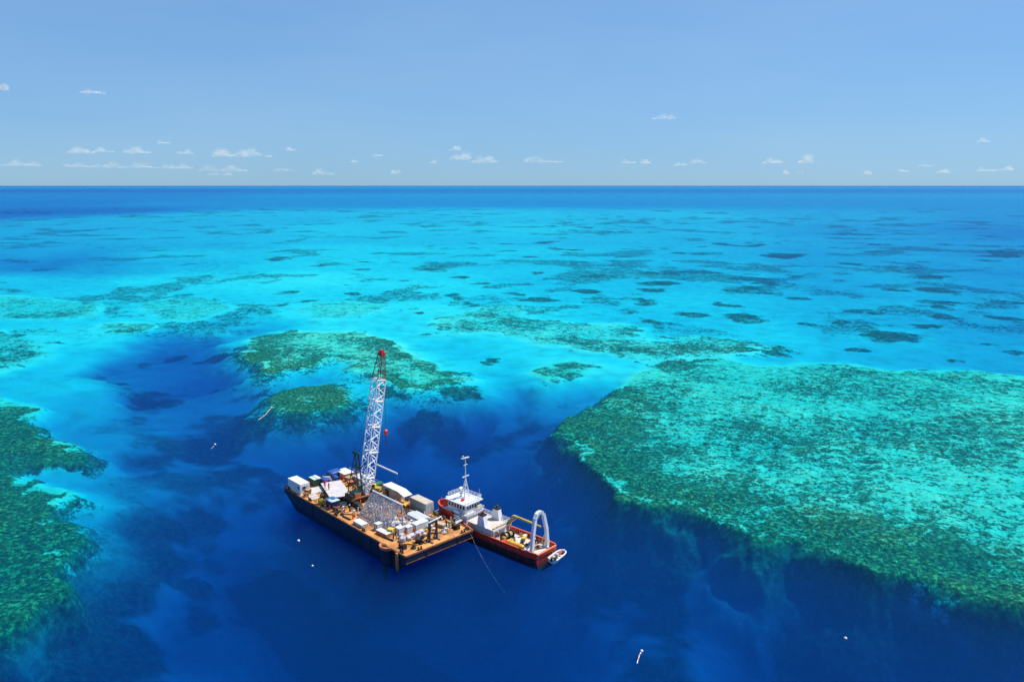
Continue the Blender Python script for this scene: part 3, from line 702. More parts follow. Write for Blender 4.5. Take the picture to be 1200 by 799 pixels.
t = on_deck('storage_skid', 'cream crate beside the crane house on its far side', 'skid', 15.4, 36.4)
MB().box(-1.1, 1.1, -1.1, 1.1, .2, 1.2).build('body', CREAM, t); MB().box(-1.2, 1.2, -1.2, 1.2, 1.204, 1.3).build('lid', WHITE, t)
for y in (-.8, .8): MB().box(-1.1, 1.1, y - .1, y + .1, 0, .2).build('skid_beam', RUST, t)

# raised white platform, turned a little to the barge
t = on_deck('work_platform', 'large pale white raised platform with two workers in red on it', 'platform', 7.3, 38.1, 0, -18)
for i in range(6):
    y0 = -5.3 + i * 1.767
    MB().box(-2.45, 2.45, y0 + .012, y0 + 1.755, .92, 1.10).build('panel', SLAB, t)
MB().box(-2.4, 2.4, -5.25, 5.25, .70, .915).build('bearer', DARK, t)
lg = MB().box(-.12, .12, -.12, .12, 0, .70).mesh('leg', DARK)
for x in (-2.2, 0, 2.2):
    for y in (-5, -1.7, 1.7, 5): part('leg', lg, t, (x, y, 0))
t = on_deck('deck_mat', 'low pale mat on deck left of the raised white platform', 'mat', 4.6, 42.6, 0, -18)
for i in range(3): MB().box(-1.5, 1.5, -1.9 + i * 1.27, -1.9 + i * 1.27 + 1.25, .05, .3).build('panel', SLAB, t)
MB().box(-1.4, 1.4, -1.8, 1.8, 0, .048).build('bearer', DARK, t)
t = on_deck('deck_mat', 'beige timber mat at the port edge below the white platform', 'mat', 2.2, 39.6, 0, -12)
for i in range(8): MB().box(-1.0, 1.0, -1.8 + i * .45, -1.8 + i * .45 + .41, .02, .22).build('plank', SLAB if i % 3 else TAN, t)

# dark blue water tank with pale cover
t = on_deck('water_tank', 'dark blue tank with pale blue cover at the port edge', 'tank', 2.4, 31.4)
MB().box(-1.0, 1.0, -1.35, 1.35, .1, 1.75).build('body', DBLUE, t)
MB().lumpy((0, 0, 1.74), 2.15, 2.8, .3, 3, .05).build('cover', PALEB, t, True)
for y in (-1, 1): MB().box(-1, 1, y - .1, y + .1, 0, .1).build('skid_beam', DARK, t)

# machinery near the bow
def genset(v, u, rot, label, mat, top, L=2.2, Wd=1.1, Hh=1.4, cat='generator'):
    t = on_deck('generator', label, cat, v, u, 0, rot)
    MB().box(-Wd/2, Wd/2, -L/2, L/2, .18, Hh * .8).build('housing', mat, t)
    MB().prism([(-Wd/2 - .03, Hh * .8), (Wd/2 + .03, Hh * .8), (Wd/2 - .12, Hh), (-Wd/2 + .12, Hh)], 'y', -L/2 - .03, L/2 + .03).build('hood', top, t)
    MB().tube((0, L * .3, Hh - .02), (0, L * .3, Hh + .5), .07, 8).build('exhaust', DARK, t)
    g = MB()
    for k in range(5): g.box(-Wd/2 - .03, -Wd/2 - .002, -L * .35 + k * .16, -L * .35 + k * .16 + .09, .4, Hh * .7)
    g.build('grille', DARK, t)
    for s in (-1, 1): MB().box(s * Wd * .4 - .08, s * Wd * .4 + .08, -L/2, L/2, 0, .18).build('skid_beam', DARK, t)
genset(8.2, 44.9, 10, 'dark blue generator between the green box and white platform', DBLUE, BLUE, 2.6, 1.5, 1.6)
genset(9.7, 46.6, 40, 'grey pump unit near the bow behind the dark blue generator', LGREY, STEEL, 1.9, 1.2, 1.2, 'pump')
genset(11.6, 45.3, -10, 'blue compressor next to the far edge of the white platform', BLUE, BLUE, 2.2, 1.2, 1.2, 'compressor')
genset(16.0, 33.6, 85, 'green and yellow generator by the starboard rail right of the crane boom', GREEN, GREEN, 2.6, 1.3, 1.6)

t = on_deck('covered_load', 'bright blue tarpaulin covered load on the far bow edge', 'tarpaulin', 12.9, 48.2, 0, 5)
MB().box(-1.5, 1.5, -1.0, 1.0, 0, .9).build('pallet_load', DBLUE, t)
MB().lumpy((0, 0, .3), 3.3, 2.3, 1.2, 8, .07).build('tarpaulin', BLUE, t, True)

# excavator-like yellow power pack with a boom
t = on_deck('excavator', 'small mustard yellow excavator beside the crane boom foot, starboard side', 'excavator', 14.6, 32.0, 0, 30)
for s in (-1, 1): MB().prism([(-1.2, .1), (-1.0, 0), (1.0, 0), (1.2, .1), (1.2, .45), (1.0, .6), (-1.0, .6), (-1.2, .45)], 'x', s * .75 - .2, s * .75 + .2).build('track', BLACK, t)
MB().box(-.7, .7, -1.2, .9, .62, 1.35).build('body', OLIVE, t)
cb = MB().box(-.7, .0, -.1, 1.0, 1.354, 2.25).build('cab', YELLOW, t)
MB().box(-.73, .03, .05, .85, 1.6, 2.1).build('window', GLASS, cb)
MB().bar((.35, .9, 1.1), (.35, 2.2, 2.5), .28).build('boom', YELLOW, t); MB().bar((.35, 2.15, 2.5), (.35, 3.0, 1.2), .22).build('stick', YELLOW, t)
MB().prism([(2.75, 1.25), (3.2, 1.3), (3.3, .8), (2.9, .55), (2.6, .8)], 'x', .05, .65).build('bucket', DARK, t)
# ------------------------------------------------------------------ crawler crane, boom swung to starboard and steeply raised
BOOMW = paint('boom_white_paint', (.84, .85, .88), .4, var=.03)
def build_crane():
    t = on_deck('crawler_crane', 'crawler crane with tall white lattice boom and red tip on the barge', 'crane', 9.0, 29.6)
    # local x = starboard (boom side), y = bow. Tracks run along y
    for s in (-1, 1):
        x0 = s * 2.6
        m = MB(); L = 3.9
        out = [(-L, .55), (-L + .3, .12), (-L + .8, 0), (L - .8, 0), (L - .3, .12), (L, .55), (L - .3, 1.0), (L - .8, 1.12), (-L + .8, 1.12), (-L + .3, 1.0)]
        m.prism([(y, z) for y, z in out], 'x', x0 - .5, x0 + .5)
        k = -L + .75
        while k < L - .8:
            m.box(x0 - .56, x0 + .56, k, k + .26, 1.115, 1.19); k += .36
        tr = m.build('crawler_track', DARK, t)
        for k in range(5): MB().tube((x0 - .58, -2.8 + 1.4 * k, .5), (x0 + .58, -2.8 + 1.4 * k, .5), .33, 10).build('track_roller', RUST, tr)
    MB().box(-2.2, 2.2, -1.1, 1.1, .5, 1.15).build('car_body', DARK, t)
    MB().tube((0, 0, 1.15), (0, 0, 1.55), 1.15, 16).build('slewing_ring', DARK, t)
    MB().box(-2.9, 1.5, -1.35, 1.35, 1.55, 1.85).build('revolving_frame', ORANGE, t)
    h = MB().box(-2.5, -.9, -1.3, 1.3, 1.852, 2.9); h.build('engine_house', ORANGE, t)
    MB().box(-2.45, -.95, -1.2, 1.2, 2.905, 3.0).build('house_roof', GREEN, t)
    for k in range(2): MB().box(-3.5, -2.92, -1.5, 1.5, 1.4 + k * .62, 1.99 + k * .62).build('counterweight', DARK if k else RUST, t)
    c = MB().prism([(.2, 1.86), (1.7, 1.86), (1.7, 2.7), (1.3, 3.4), (.2, 3.4)], 'y', 1.1, 2.1).build('cab', GREEN, t)
    MB().prism([(.5, 2.5), (1.6, 2.5), (1.55, 2.75), (1.25, 3.2), (.5, 3.2)], 'y', 2.105, 2.13).build('window', GLASS, c)
    MB()._add([(1.708, 1.2, 2.0), (1.708, 2.0, 2.0), (1.708, 2.0, 2.68), (1.708, 1.2, 2.68)], [(0, 1, 2, 3)]).build('windscreen', GLASS, c)
    for k, (y, z) in enumerate(((-.75, 2.3), (.3, 2.3))):
        d = MB().tube((-.6, y - .4, z), (-.6, y + .4, z), .42, 12).build('winch_drum', RUST, t)
    # gantry mast
    top = (-.9, 0, 12.0)
    g = MB()
    for y in (-1.0, 1.0):
        g.bar((-.2, y, 1.85), (-.9, y * .75, 12.0), .22)
    g.build('gantry_mast', DGREEN, t)
    for z in (8.6, 12.0):
        x = -.2 - .7 * (z - 1.85) / 10.15
        MB().box(x - .3, x + .3, -1.3, 1.3, z - .2, z + .25).build('gantry_crossbeam', DGREEN, t)
    MB().bar((-3.3, -.9, 1.9), (-.9, -.75, 11.8), .14).bar((-3.3, .9, 1.9), (-.9, .75, 11.8), .14).build('gantry_backstay', DGREEN, t)
    # lattice boom
    foot, tip = Vector((.7, -.6, 2.0)), Vector((6.15, -1.1, 34.6))
    ax = (tip - foot); Lb = ax.length; ax.normalize()
    side = Vector((0, 1, 0)); side = (side - ax * side.dot(ax)).normalized(); dep = ax.cross(side).normalized()
    def wid(s):
        if s < 4.0: return (.55 + .6 * s / 4.0, .30 + .85 * s / 4.0)
        if s < Lb - 6.0: return (1.15, 1.15)
        q = (s - (Lb - 6.0)) / 6.0; return (1.15 - .62 * q, 1.15 - .65 * q)
    def P(s, a, b):
        w, d = wid(s); return foot + ax * s + side * (w * a) + dep * (d * b)
    def section(name, s0, s1, mat, pitch, rc, rl, cross=False):
        m = MB(); n = max(1, round((s1 - s0) / pitch)); st = [s0 + (s1 - s0) * k / n for k in range(n + 1)]
        cs = [(-1, -1), (1, -1), (1, 1), (-1, 1)]
        for a, b in cs:
            for p, q in zip(st[:-1], st[1:]): m.tube(P(p, a, b), P(q, a, b), rc, 5, cap=False)
        for k, (p, q) in enumerate(zip(st[:-1], st[1:])):
            for i in range(4):
                A, Bc = cs[i], cs[(i + 1) % 4]
                if k % 2: A, Bc = Bc, A
                m.tube(P(p, *A), P(q, *Bc), rl, 4, cap=False)
                if cross: m.tube(P(p, *Bc), P(q, *A), rl * .8, 4, cap=False)
        for i in range(4):
            for s in (s0 + .02, s1 - .02): m.tube(P(s, *cs[i]), P(s, *cs[(i + 1) % 4]), rl * 1.1, 4, cap=False)
        return m.build(name, mat, t)
    section('boom_butt_section', 0, 4.0, BOOMW, 1.0, .16, .14)
    edges = [4.0, 10.0, 16.0, 22.0, Lb - 6.0]
    for s0, s1 in zip(edges[:-1], edges[1:]): section('boom_section', s0 + .02, s1 - .02, BOOMW, 1.55, .15, .12)
    section('boom_tip_section', Lb - 5.98, Lb - .3, RUST, 1.1, .10, .06)
    MB().box(-.01, .01, -.01, .01, 0, .01)
    hd = MB().tube(P(Lb - .2, 0, 0) - side * .75, P(Lb - .2, 0, 0) + side * .75, .55, 12).build('boom_head', BRED, t)
    MB().tube(P(Lb + .35, 0, 0) - side * .55, P(Lb + .35, 0, 0) + side * .55, .38, 12).build('sheave', BRED, hd)
    pl = MB()
    for s in (-1, 1):
        w_, d_ = wid(7); a, b = P(6.5, s * .75, -1.12), P(8.6, s * .75, -1.12)
    # platform plate on a lower panel
    MB().bar(P(10.0, -1, -1.14), P(10.0, 1, -1.14), .7, .06).build('step_plate', LGREY, t)
    # pendants and hoist ropes
    for s in (-.7, .7): MB().tube((top[0], s, top[2]), P(Lb - .4, s * .6, -.9), .035, 4).build('pendant_line', DARK, t)
    hook = Vector((6.55, -1.1, 15.3))
    for s in (-.18, .18): MB().tube(P(Lb + .35, 0, 0) + Vector((.38, s, 0)), (hook.x, hook.y + s, hook.z + .9), .035, 4).build('hoist_rope', DARK, t)
    hb = MB().box(hook.x - .28, hook.x + .28, hook.y - .38, hook.y + .38, hook.z - .25, hook.z + .55); hb.tube((hook.x - .3, hook.y, hook.z + .55), (hook.x + .3, hook.y, hook.z + .55), .42, 10)
    o = hb.build('hook_block', BRED, t)
    MB().tube((hook.x, hook.y, hook.z - .25), (hook.x, hook.y, hook.z - 2.0), .10, 6).torus((hook.x, hook.y, hook.z - 2.2), .28, .08, 'y', 10, 5).build('hook', DARK, o)
    return t, hook
crane, HOOK = build_crane()
# load on the hook: a pale steel beam on two slings
hv, hu, hz = 9.0 + HOOK.x, 29.6 + HOOK.y, HOOK.z - 2.35
t = tag(empty('lifting_beam', bw(hv, hu, 6.4), BROT), 'slim pale steel beam hanging level from the crane hook on slings', 'beam')
MB().box(-.12, .12, -4.2, 4.2, 0, .06).box(-.12, .12, -4.2, 4.2, .26, .32).box(-.04, .04, -4.2, 4.2, .06, .26).build('beam', CLEANW, t)
for s in (-1, 1):
    MB().tube((0, s * 3.9, .32), (0, 0, hz - 6.4), .03, 4).build('sling', DARK, t)
    MB().tube((0, s * 4.1, 0), (0, s * 4.5, -2.6), .015, 4).build('tag_line', ROPE, t)
# ------------------------------------------------------------------ steel frames leaning in a row, cargo, tools, people
rnd = random.Random(5)
# support rail they lean on
t = on_deck('frame_rack', 'long studded steel rail on legs that the row of frames leans against', 'rack', 7.6, 17.1)
MB().bar((0, -5.6, 5.0), (0, 5.6, 5.0), .34, .3).build('top_rail', STEEL, t)
lk = MB().box(-.2, .2, -.1, .1, 5.15, 5.32).mesh('stud', CLEANW)
for k in range(19): part('stud', lk, t, (0, -5.4 + k * .6, 0))
for y in (-5.4, -1.8, 1.8, 5.4):
    MB().bar((.1, y, 0), (.1, y, 4.85), .22).build('leg', STEEL, t); MB().bar((2.0, y, 0), (.2, y, 4.6), .14).build('brace', STEEL, t)
MB().bar((-2.2, -5.5, 2.45), (-2.2, 5.5, 2.45), .14).build('lower_rail', STEEL, t)
def ladder_frame():
    ms = []
    r = MB().bar((0, -.2, 0), (0, -.2, 6.5), .12, .16).mesh('rail', STEEL); r2 = MB().bar((0, .2, 0), (0, .2, 6.5), .12, .16).mesh('rail', STEEL)
    g = [(MB().bar((0, -.1, z), (0, .1, z), .09).mesh('rung', CLEANW), z) for z in (.4,)][0][0]
    return r, r2
RAIL_A, RAIL_B = ladder_frame()
RUNG = MB().bar((0, -.14, 0), (0, .14, 0), .08).mesh('rung', CLEANW)
ORD = ['first', 'second', 'third', 'fourth', 'fifth', 'sixth', 'seventh', 'eighth', 'ninth', 'tenth', 'eleventh', 'twelfth']
for k in range(12):
    o = on_deck('steel_ladder', ORD[k] + ' leaning galvanised steel ladder, counted from the crane end of the row', 'ladder', 3.15, 22.2 - k * .94, 0, 0, 'galvanised ladders leaning in a row')
    o.rotation_euler = (0, math.atan2(4.15, 4.9), BROT)
    part('rail', RAIL_A, o); part('rail', RAIL_B, o)
    for z in (.5, 1.6, 2.7, 3.8, 4.9, 6.0): part('rung', RUNG, o, (0, 0, z))
# short bracing frames standing in front
for k in range(4):
    o = on_deck('brace_frame', ['first', 'second', 'third', 'fourth'][k] + ' short steel brace from the crane end, inside the leaning row', 'steel brace', 4.6 + .12 * k, 19.2 - 1.3 * k, 0, 14 * k - 20, 'short steel braces by the leaning frames')
    MB().bar((-.6, 0, 0), (0, 0, 3.2), .16).build('rail', CLEANW if k % 2 else STEEL, o); MB().bar((.6, 0, 0), (0, 0, 3.2), .16).build('rail', STEEL, o)
    MB().bar((-.32, 0, 1.5), (.32, 0, 1.5), .12).build('rung', STEEL, o)

def crate(v, u, L, Wd, Hh, label, mat, top, rot=0, cat='crate', name='crate', z=0, group=None):
    t = on_deck(name, label, cat, v, u, z, rot, group)
    MB().box(-Wd/2, Wd/2, -L/2, L/2, .1, Hh).build('body', mat, t)
    MB().box(-Wd/2 - .04, Wd/2 + .04, -L/2 - .04, L/2 + .04, Hh + .003, Hh + .09).build('lid', top, t)
    for s in (-.38, .38): MB().box(-Wd/2, Wd/2, s * L - .08, s * L + .08, 0, .1).build('runner', TAN, t)
    bt = MB()
    for s in (-.3, .3):
        bt.box(-Wd/2 - .03, -Wd/2 - .002, s * L - .06, s * L + .06, .1, Hh); bt.box(Wd/2 + .002, Wd/2 + .03, s * L - .06, s * L + .06, .1, Hh)
    bt.build('batten', DARK if mat is not DARK else LGREY, t)
    return t
crate(5.5, 9.6, 1.5, 1.5, 1.35, 'white crate with dark end nearest the port side, mid deck', LGREY, DIRTYW)
crate(7.2, 9.0, 1.5, 1.4, 1.3, 'white square crate second in from the port side, mid deck', LGREY, DIRTYW)
crate(10.1, 8.7, 1.7, 3.3, 1.4, 'long white topped crate behind the black gantry frame', LGREY, DIRTYW)
crate(1.7, 18.8, 3.4, 1.6, .7, 'low flat white crate at the port edge amidships', SLAB, DIRTYW)
crate(3.3, 14.4, 1.3, 1.3, 1.4, 'tall white block crate by the foot of the leaning frames', DIRTYW, DIRTYW)
crate(13.0, 21.2, 1.8, 1.4, 1.0, 'small tan timber crate under the office awning', TAN, ORANGE)
crate(14.4, 19.6, 1.4, 1.2, .8, 'orange tool box between the office and the grey container', ORANGE, YELLOW)
crate(1.6, 34.9, 1.4, 1.1, .9, 'yellow tool chest at the port edge near the blue tank', YELLOW, YELLOW)
crate(2.4, 42.9, 1.6, 1.2, 1.0, 'brown timber crate just aft of the white cabin', RUST, TAN, 20)
crate(1.3, 41.4, 1.2, .9, .7, 'small brown crate at the port edge aft of the cabin', TAN, RUST, -10)
crate(13.8, 42.6, 1.8, 1.4, 1.1, 'tan crate behind the white platform on the starboard side', TAN, TAN, 15)
crate(12.6, 40.0, 1.3, 1.2, 1.0, 'brown crate against the far edge of the white platform', RUST, ORANGE, -15)
crate(2.6, 11.4, 3.6, 1.3, .75, 'long white covered bundle nearest the port edge by the spud', ORANGE, DIRTYW, 3)
crate(3.9, 10.6, 1.2, 1.0, 1.2, 'bright yellow toolbox among the white cargo', YELLOW, YELLOW, 25)
crate(13.8, 6.3, 2.4, 1.0, .7, 'beige timber case on the orange deck by the starboard stern', TAN, CREAM, 12)
crate(12.4, 33.8, 1.4, 1.1, 1.1, 'rust brown winch crate beside the boom foot', RUST, ORANGE, 8)
crate(6.3, 25.6, 1.2, .8, .6, 'small dark crate at the end of the crane track', DARK, RUST, 5)

# white bulk bags in the middle cargo stow
BAG = [MB().lumpy((0, 0, 0), 1.15, 1.05, .95, 20 + k, .14).mesh('bag', BAGW, True) for k in range(4)]
bags = []
for (v, u) in ((3.7, 6.2), (5.1, 5.9), (6.4, 6.6), (7.6, 6.1), (4.5, 7.6), (8.9, 6.8), (5.8, 12.6), (7.0, 12.2), (8.4, 12.5), (6.4, 14.0), (7.8, 13.8), (9.1, 11.1), (5.2, 15.0), (9.4, 14.2), (10.6, 10.9), (6.9, 16.2), (8.6, 15.9), (5.4, 17.4)):
    bags.append((v, u))
for i, (v, u) in enumerate(bags):
    lab = 'white bulk bag lying in the stow ahead of the stern deck' if i < 6 else 'white bulk bag piled beneath the leaning steel frames'
    o = on_deck('bulk_bag', lab, 'bulk bag', v, u, 0, rnd.uniform(0, 90), 'white bulk bags on the stern deck' if i < 6 else 'white bulk bags under the frames')
    part('bag', BAG[i % 4], o)
    o.scale = (rnd.uniform(.85, 1.15), rnd.uniform(.85, 1.2), rnd.uniform(.55, 1.0))
    lo = MB()
    for s in ((-.4, -.4), (.4, -.4), (.4, .4), (-.4, .4)): lo.torus((s[0], s[1], 1.0), .16, .03, 'x', 8, 4)
    lo.build('lifting_loop', BAGW, o)
# white pipes in a stack by the starboard side
PIPE = MB().tube((0, -2.6, 0), (0, 2.6, 0), .27, 10).mesh('pipe', CLEANW, False)
k = 0
for lay, n in ((0, 6), (1, 5)):
    for i in range(n):
        o = on_deck('pipe', ORD[i] + (' white pipe from the port side, upper layer' if lay else ' white pipe from the port side, bottom layer') + ' of the pipe stack', 'pipe', 11.2 + (i + lay * .5) * .56, 12.6 + rnd.uniform(-.3, .3), .27 + lay * .48, 0, 'white pipes stacked by the grey container')
        part('pipe_wall', PIPE, o)
        part('flange', _M.setdefault('_fl', MB().tube((0, -2.62, 0), (0, -2.5, 0), .29, 10).mesh('flange', LGREY)), o)
        k += 1
# bundle of long orange rusty bars
for i in range(7):
    o = on_deck('steel_bar', 'rusty steel bar in the bundle right of the leaning frames', 'steel bar', 10.6 + .16 * i, 16.6 + rnd.uniform(-.4, .4), .10, rnd.uniform(-5, 5), 'rusty bars right of the leaning frames')
    MB().bar((0, -3.1, .0), (0, 3.1, .0), .13).build('bar', RUST if i % 2 else ORANGE, o)
    MB().bar((-.12, -2, -.06), (.12, -2, -.06), .06).build('tie', DARK, o)

# black gantry frame at the stern
t = on_deck('gantry_frame', 'black steel gantry frame with a pale pipe across its top near the stern', 'gantry', 8.5, 2.1, 0, 8)
for x in (-1.05, 1.05):
    MB().bar((x, 0, .12), (x, 0, 4.1), .36).build('post', DARK, t)
    MB().bar((x, -1.0, .08), (x, 1.0, .08), .3, .16).build('foot', DARK, t)
    MB().bar((x, .9, .15), (x, .05, 2.2), .14).build('brace', DARK, t)
MB().bar((-2.1, 0, .15), (-1.1, 0, 1.9), .12).bar((.0, 0, .15), (1.0, 0, 2.0), .12).build('brace', DARK, t)
MB().bar((-1.2, 0, 3.95), (1.2, 0, 3.95), .3).build('crossbeam', DARK, t)
MB().tube((-1.3, .05, 4.3), (2.6, .05, 4.35), .16, 8).build('pipe', LGREY, t)
# black drum
t = on_deck('cable_reel', 'black octagonal reel lying on the orange deck left of the gantry frame', 'reel', 5.6, 3.1)
MB().tube((0, 0, 0), (0, 0, .22), 1.0, 8).build('flange', BLACK, t); MB().tube((0, 0, .22), (0, 0, .95), .72, 12).build('core', BLACK, t)
MB().tube((0, 0, .95), (0, 0, 1.15), 1.0, 8).build('flange', BLACK, t); MB().tube((0, 0, 1.15), (0, 0, 1.18), .25, 8).build('hub', RUST, t)
# mooring winches
def winch(v, u, rot, label, mat=DARK):
    t = on_deck('mooring_winch', label, 'winch', v, u, 0, rot)
    MB().box(-.9, .9, -.6, .6, 0, .12).build('base', mat, t)
    d = MB().tube((-.55, 0, .65), (.55, 0, .65), .38, 12).build('drum', RUST, t)
    for x in (-.62, .56): MB().tube((x, 0, .65), (x + .07, 0, .65), .58, 12).build('flange', mat, d)
    MB().box(-.95, -.66, -.45, .45, .12, 1.1).build('motor', mat, t)
winch(1.8, 3.6, 90, 'dark mooring winch at the port stern corner')
winch(15.6, 3.4, 90, 'dark mooring winch at the starboard stern corner')
winch(2.3, 29.0, 0, 'rusty mooring winch at the port edge aft of the blue tank', RUST)
winch(3.2, 37.3, 60, 'dark mooring winch under the near corner of the white platform')
winch(15.9, 44.0, 90, 'dark mooring winch on the starboard bow side')
# drums
DR = MB().tube((0, 0, 0), (0, 0, .88), .29, 10).tube((0, 0, .28), (0, 0, .31), .31, 10).tube((0, 0, .58), (0, 0, .61), .31, 10)
LID = MB().tube((0, 0, .88), (0, 0, .90), .25, 10).mesh('lid', DARK)
DRM = {m.name: DR.mesh('shell', m) for m in (BLUE, RUST, DGREEN, YELLOW)}
for v, u, m, lab in ((10.2, 44.0, BLUE, 'blue drum by the far bow end of the white platform'), (10.9, 43.6, RUST, 'rusty drum beside the blue drum at the white platform'),
                     (13.9, 37.2, DGREEN, 'dark green drum behind the crane house'), (14.6, 37.4, RUST, 'rust brown drum behind the crane house'),
                     (4.0, 28.2, YELLOW, 'yellow drum on the orange deck near the crane track'), (12.6, 24.0, BLUE, 'blue drum in front of the office doorway'),
                     (12.1, 17.9, DGREEN, 'dark green drum in front of the grey container'), (16.6, 8.6, RUST, 'rusty drum by the starboard edge near the tug'),
                     (15.8, 8.9, BLUE, 'blue drum by the starboard edge near the tug')):
    o = on_deck('drum', lab, 'drum', v, u, 0, rnd.uniform(0, 90)); part('shell', DRM[m.name], o); part('lid', LID, o)
# hose and rope coils
def coil(v, u, r, label, mat, n=3):
    t = on_deck('rope_coil', label, 'rope coil', v, u)
    for k in range(n): MB().torus((0, 0, .09 + .15 * k), r - .06 * k, .08, 'z', 14, 5).build('turn', mat, t)
coil(4.6, 26.9, .6, 'tan rope coil on the orange deck near the crane track', TAN)
coil(12.3, 3.8, .6, 'pale rope coil right of the black gantry frame', LGREY)
coil(3.4, 2.0, .5, 'dark hose coil by the port stern corner', DARK)
coil(5.0, 30.9, .7, 'white hose coil right of the dark blue tank', CLEANW)
coil(1.5, 36.9, .5, 'yellow hose coil at the port edge below the white platform', YELLOW)
coil(16.3, 5.6, .55, 'tan rope coil at the starboard stern edge', TAN)
# fallen timbers / dunnage
for i, (v, u, L, rot, m, lab) in enumerate(((5.2, 27.6, 4.5, 3, DARK, 'black timber beam lying nearest the crane track'), (3.0, 25.2, 2.6, 40, TAN, 'tan timber lying on the orange deck near the port edge'),
        (1.4, 24.0, 3.0, 4, DARK, 'dark pipe lying along the port edge'), (12.6, 8.9, 3.4, -8, LGREY, 'pale scaffold tube lying behind the gantry frame'),
        (15.4, 11.2, 3.6, 4, TAN, 'tan timber lying below the grey container end'), (14.7, 10.4, 3.2, 10, CREAM, 'cream plank lying below the grey container end'),
        (13.2, 10.0, 3.0, 84, DARK, 'dark steel section lying beside the white pipes'), (4.2, 3.4, 2.4, 30, YELLOW, 'yellow bar on deck near the stern corner'),
        (3.9, 33.6, 3.5, 75, TAN, 'tan plank in front of the white platform edge'), (11.2, 26.0, 5.0, 2, DARK, 'black beam lying along the far crane track'),
        (10.6, 4.5, 2.0, 50, RUST, 'rusty bar beside the gantry foot'), (2.1, 8.6, 2.4, 8, DARK, 'dark timber lying beside the spud well'))):
    o = on_deck('timber' if m in (TAN, CREAM) else 'steel_beam', lab, 'beam', v, u, 0, rot)
    MB().box(-.13, .13, -L/2, L/2, .05, .32).build('beam', m, o); MB().box(-.3, .3, -L * .35, -L * .35 + .12, 0, .05).box(-.3, .3, L * .35 - .12, L * .35, 0, .05).build('chock', RUST, o)

# ---- people ----------------------------------------------------------------
def person(v, u, z, face, label, shirt, trousers, hat=None, arms=0.15):
    t = on_deck('person', label, 'person', v, u, z, face)
    js = {'pelvis': (0, 0, .95), 'waist': (0, 0, 1.1), 'chest': (0, .01, 1.34), 'neck': (0, 0, 1.50), 'head': (0, .02, 1.60), 'crown': (0, .02, 1.72)}
    rad = {'pelvis': .15, 'waist': .135, 'chest': .16, 'neck': .06, 'head': .095, 'crown': .075}
    ed = [('pelvis', 'waist'), ('waist', 'chest'), ('chest', 'neck'), ('neck', 'head'), ('head', 'crown')]
    for s, n in ((-1, 'l'), (1, 'r')):
        js.update({n + 'hip': (s * .10, 0, .88), n + 'knee': (s * .12, .03, .48), n + 'ankle': (s * .13, -.02 * s, .09), n + 'toe': (s * .14, .16, .045),
                   n + 'sh': (s * .20, 0, 1.42), n + 'el': (s * (.27 + arms * .2), .02, 1.14), n + 'wr': (s * (.26 + arms * .1), .14 + arms * .6, .93), n + 'hand': (s * (.25 + arms * .1), .18 + arms * .7, .84)})
        rad.update({n + 'hip': .10, n + 'knee': .065, n + 'ankle': .05, n + 'toe': .045, n + 'sh': .075, n + 'el': .05, n + 'wr': .035, n + 'hand': .04})
        ed += [('pelvis', n + 'hip'), (n + 'hip', n + 'knee'), (n + 'knee', n + 'ankle'), (n + 'ankle', n + 'toe'), ('chest', n + 'sh'), (n + 'sh', n + 'el'), (n + 'el', n + 'wr'), (n + 'wr', n + 'hand')]
    ks = list(js); me = bpy.data.meshes.new('sk'); me.from_pydata([js[k] for k in ks], [(ks.index(a), ks.index(b)) for a, b in ed], [])
    o = bpy.data.objects.new('sk', me); COL.objects.link(o)
    md = o.modifiers.new('s', 'SKIN'); o.modifiers.new('u', 'SUBSURF').levels = 1
    for i, k in enumerate(ks):
        me.skin_vertices[0].data[i].radius = (rad[k], rad[k]); me.skin_vertices[0].data[i].use_root = (k == 'pelvis')
    bpy.context.view_layer.update()
    ev = o.evaluated_get(bpy.context.evaluated_depsgraph_get()); nm = bpy.data.meshes.new_from_object(ev)
    bpy.data.objects.remove(o); nm.name = 'body'; nm.materials.clear()
    for m in (SKIN, shirt, trousers, BLACK): nm.materials.append(m)
    for p in nm.polygons:
        c = p.center; p.use_smooth = True
        p.material_index = 0 if c.z > 1.5 else (3 if c.z < .11 else (0 if abs(c.x) > .2 and c.z < 1.02 else (2 if c.z < .98 else 1)))
    part('body', nm, t)
    if hat: MB().ball((0, .02, 1.70), .125, .14, .10).tube((0, .05, 1.685), (0, .05, 1.70), .165, 10).build('hard_hat', hat, t, True)
    return t
person(5.75, 40.4, 1.10, 160, 'worker in red shirt on the white platform, standing nearer the bow', BRED, DBLUE, BRED)
person(5.9, 38.9, 1.10, 200, 'worker in red shirt and dark trousers on the white platform, nearer the crane', BRED, DARK, BRED, .4)
person(3.85, 26.5, 0, 120, 'worker in white hard hat on the orange deck beside the crane track', DARK, DBLUE, CLEANW)
person(12.7, 2.5, 0, 230, 'worker in white top on the orange deck right of the gantry frame', CLEANW, DBLUE, CLEANW, .3)
person(8.6, 34.2, 0, 90, 'worker in orange vest between the platform and the crane house', REDO, DBLUE, YELLOW)
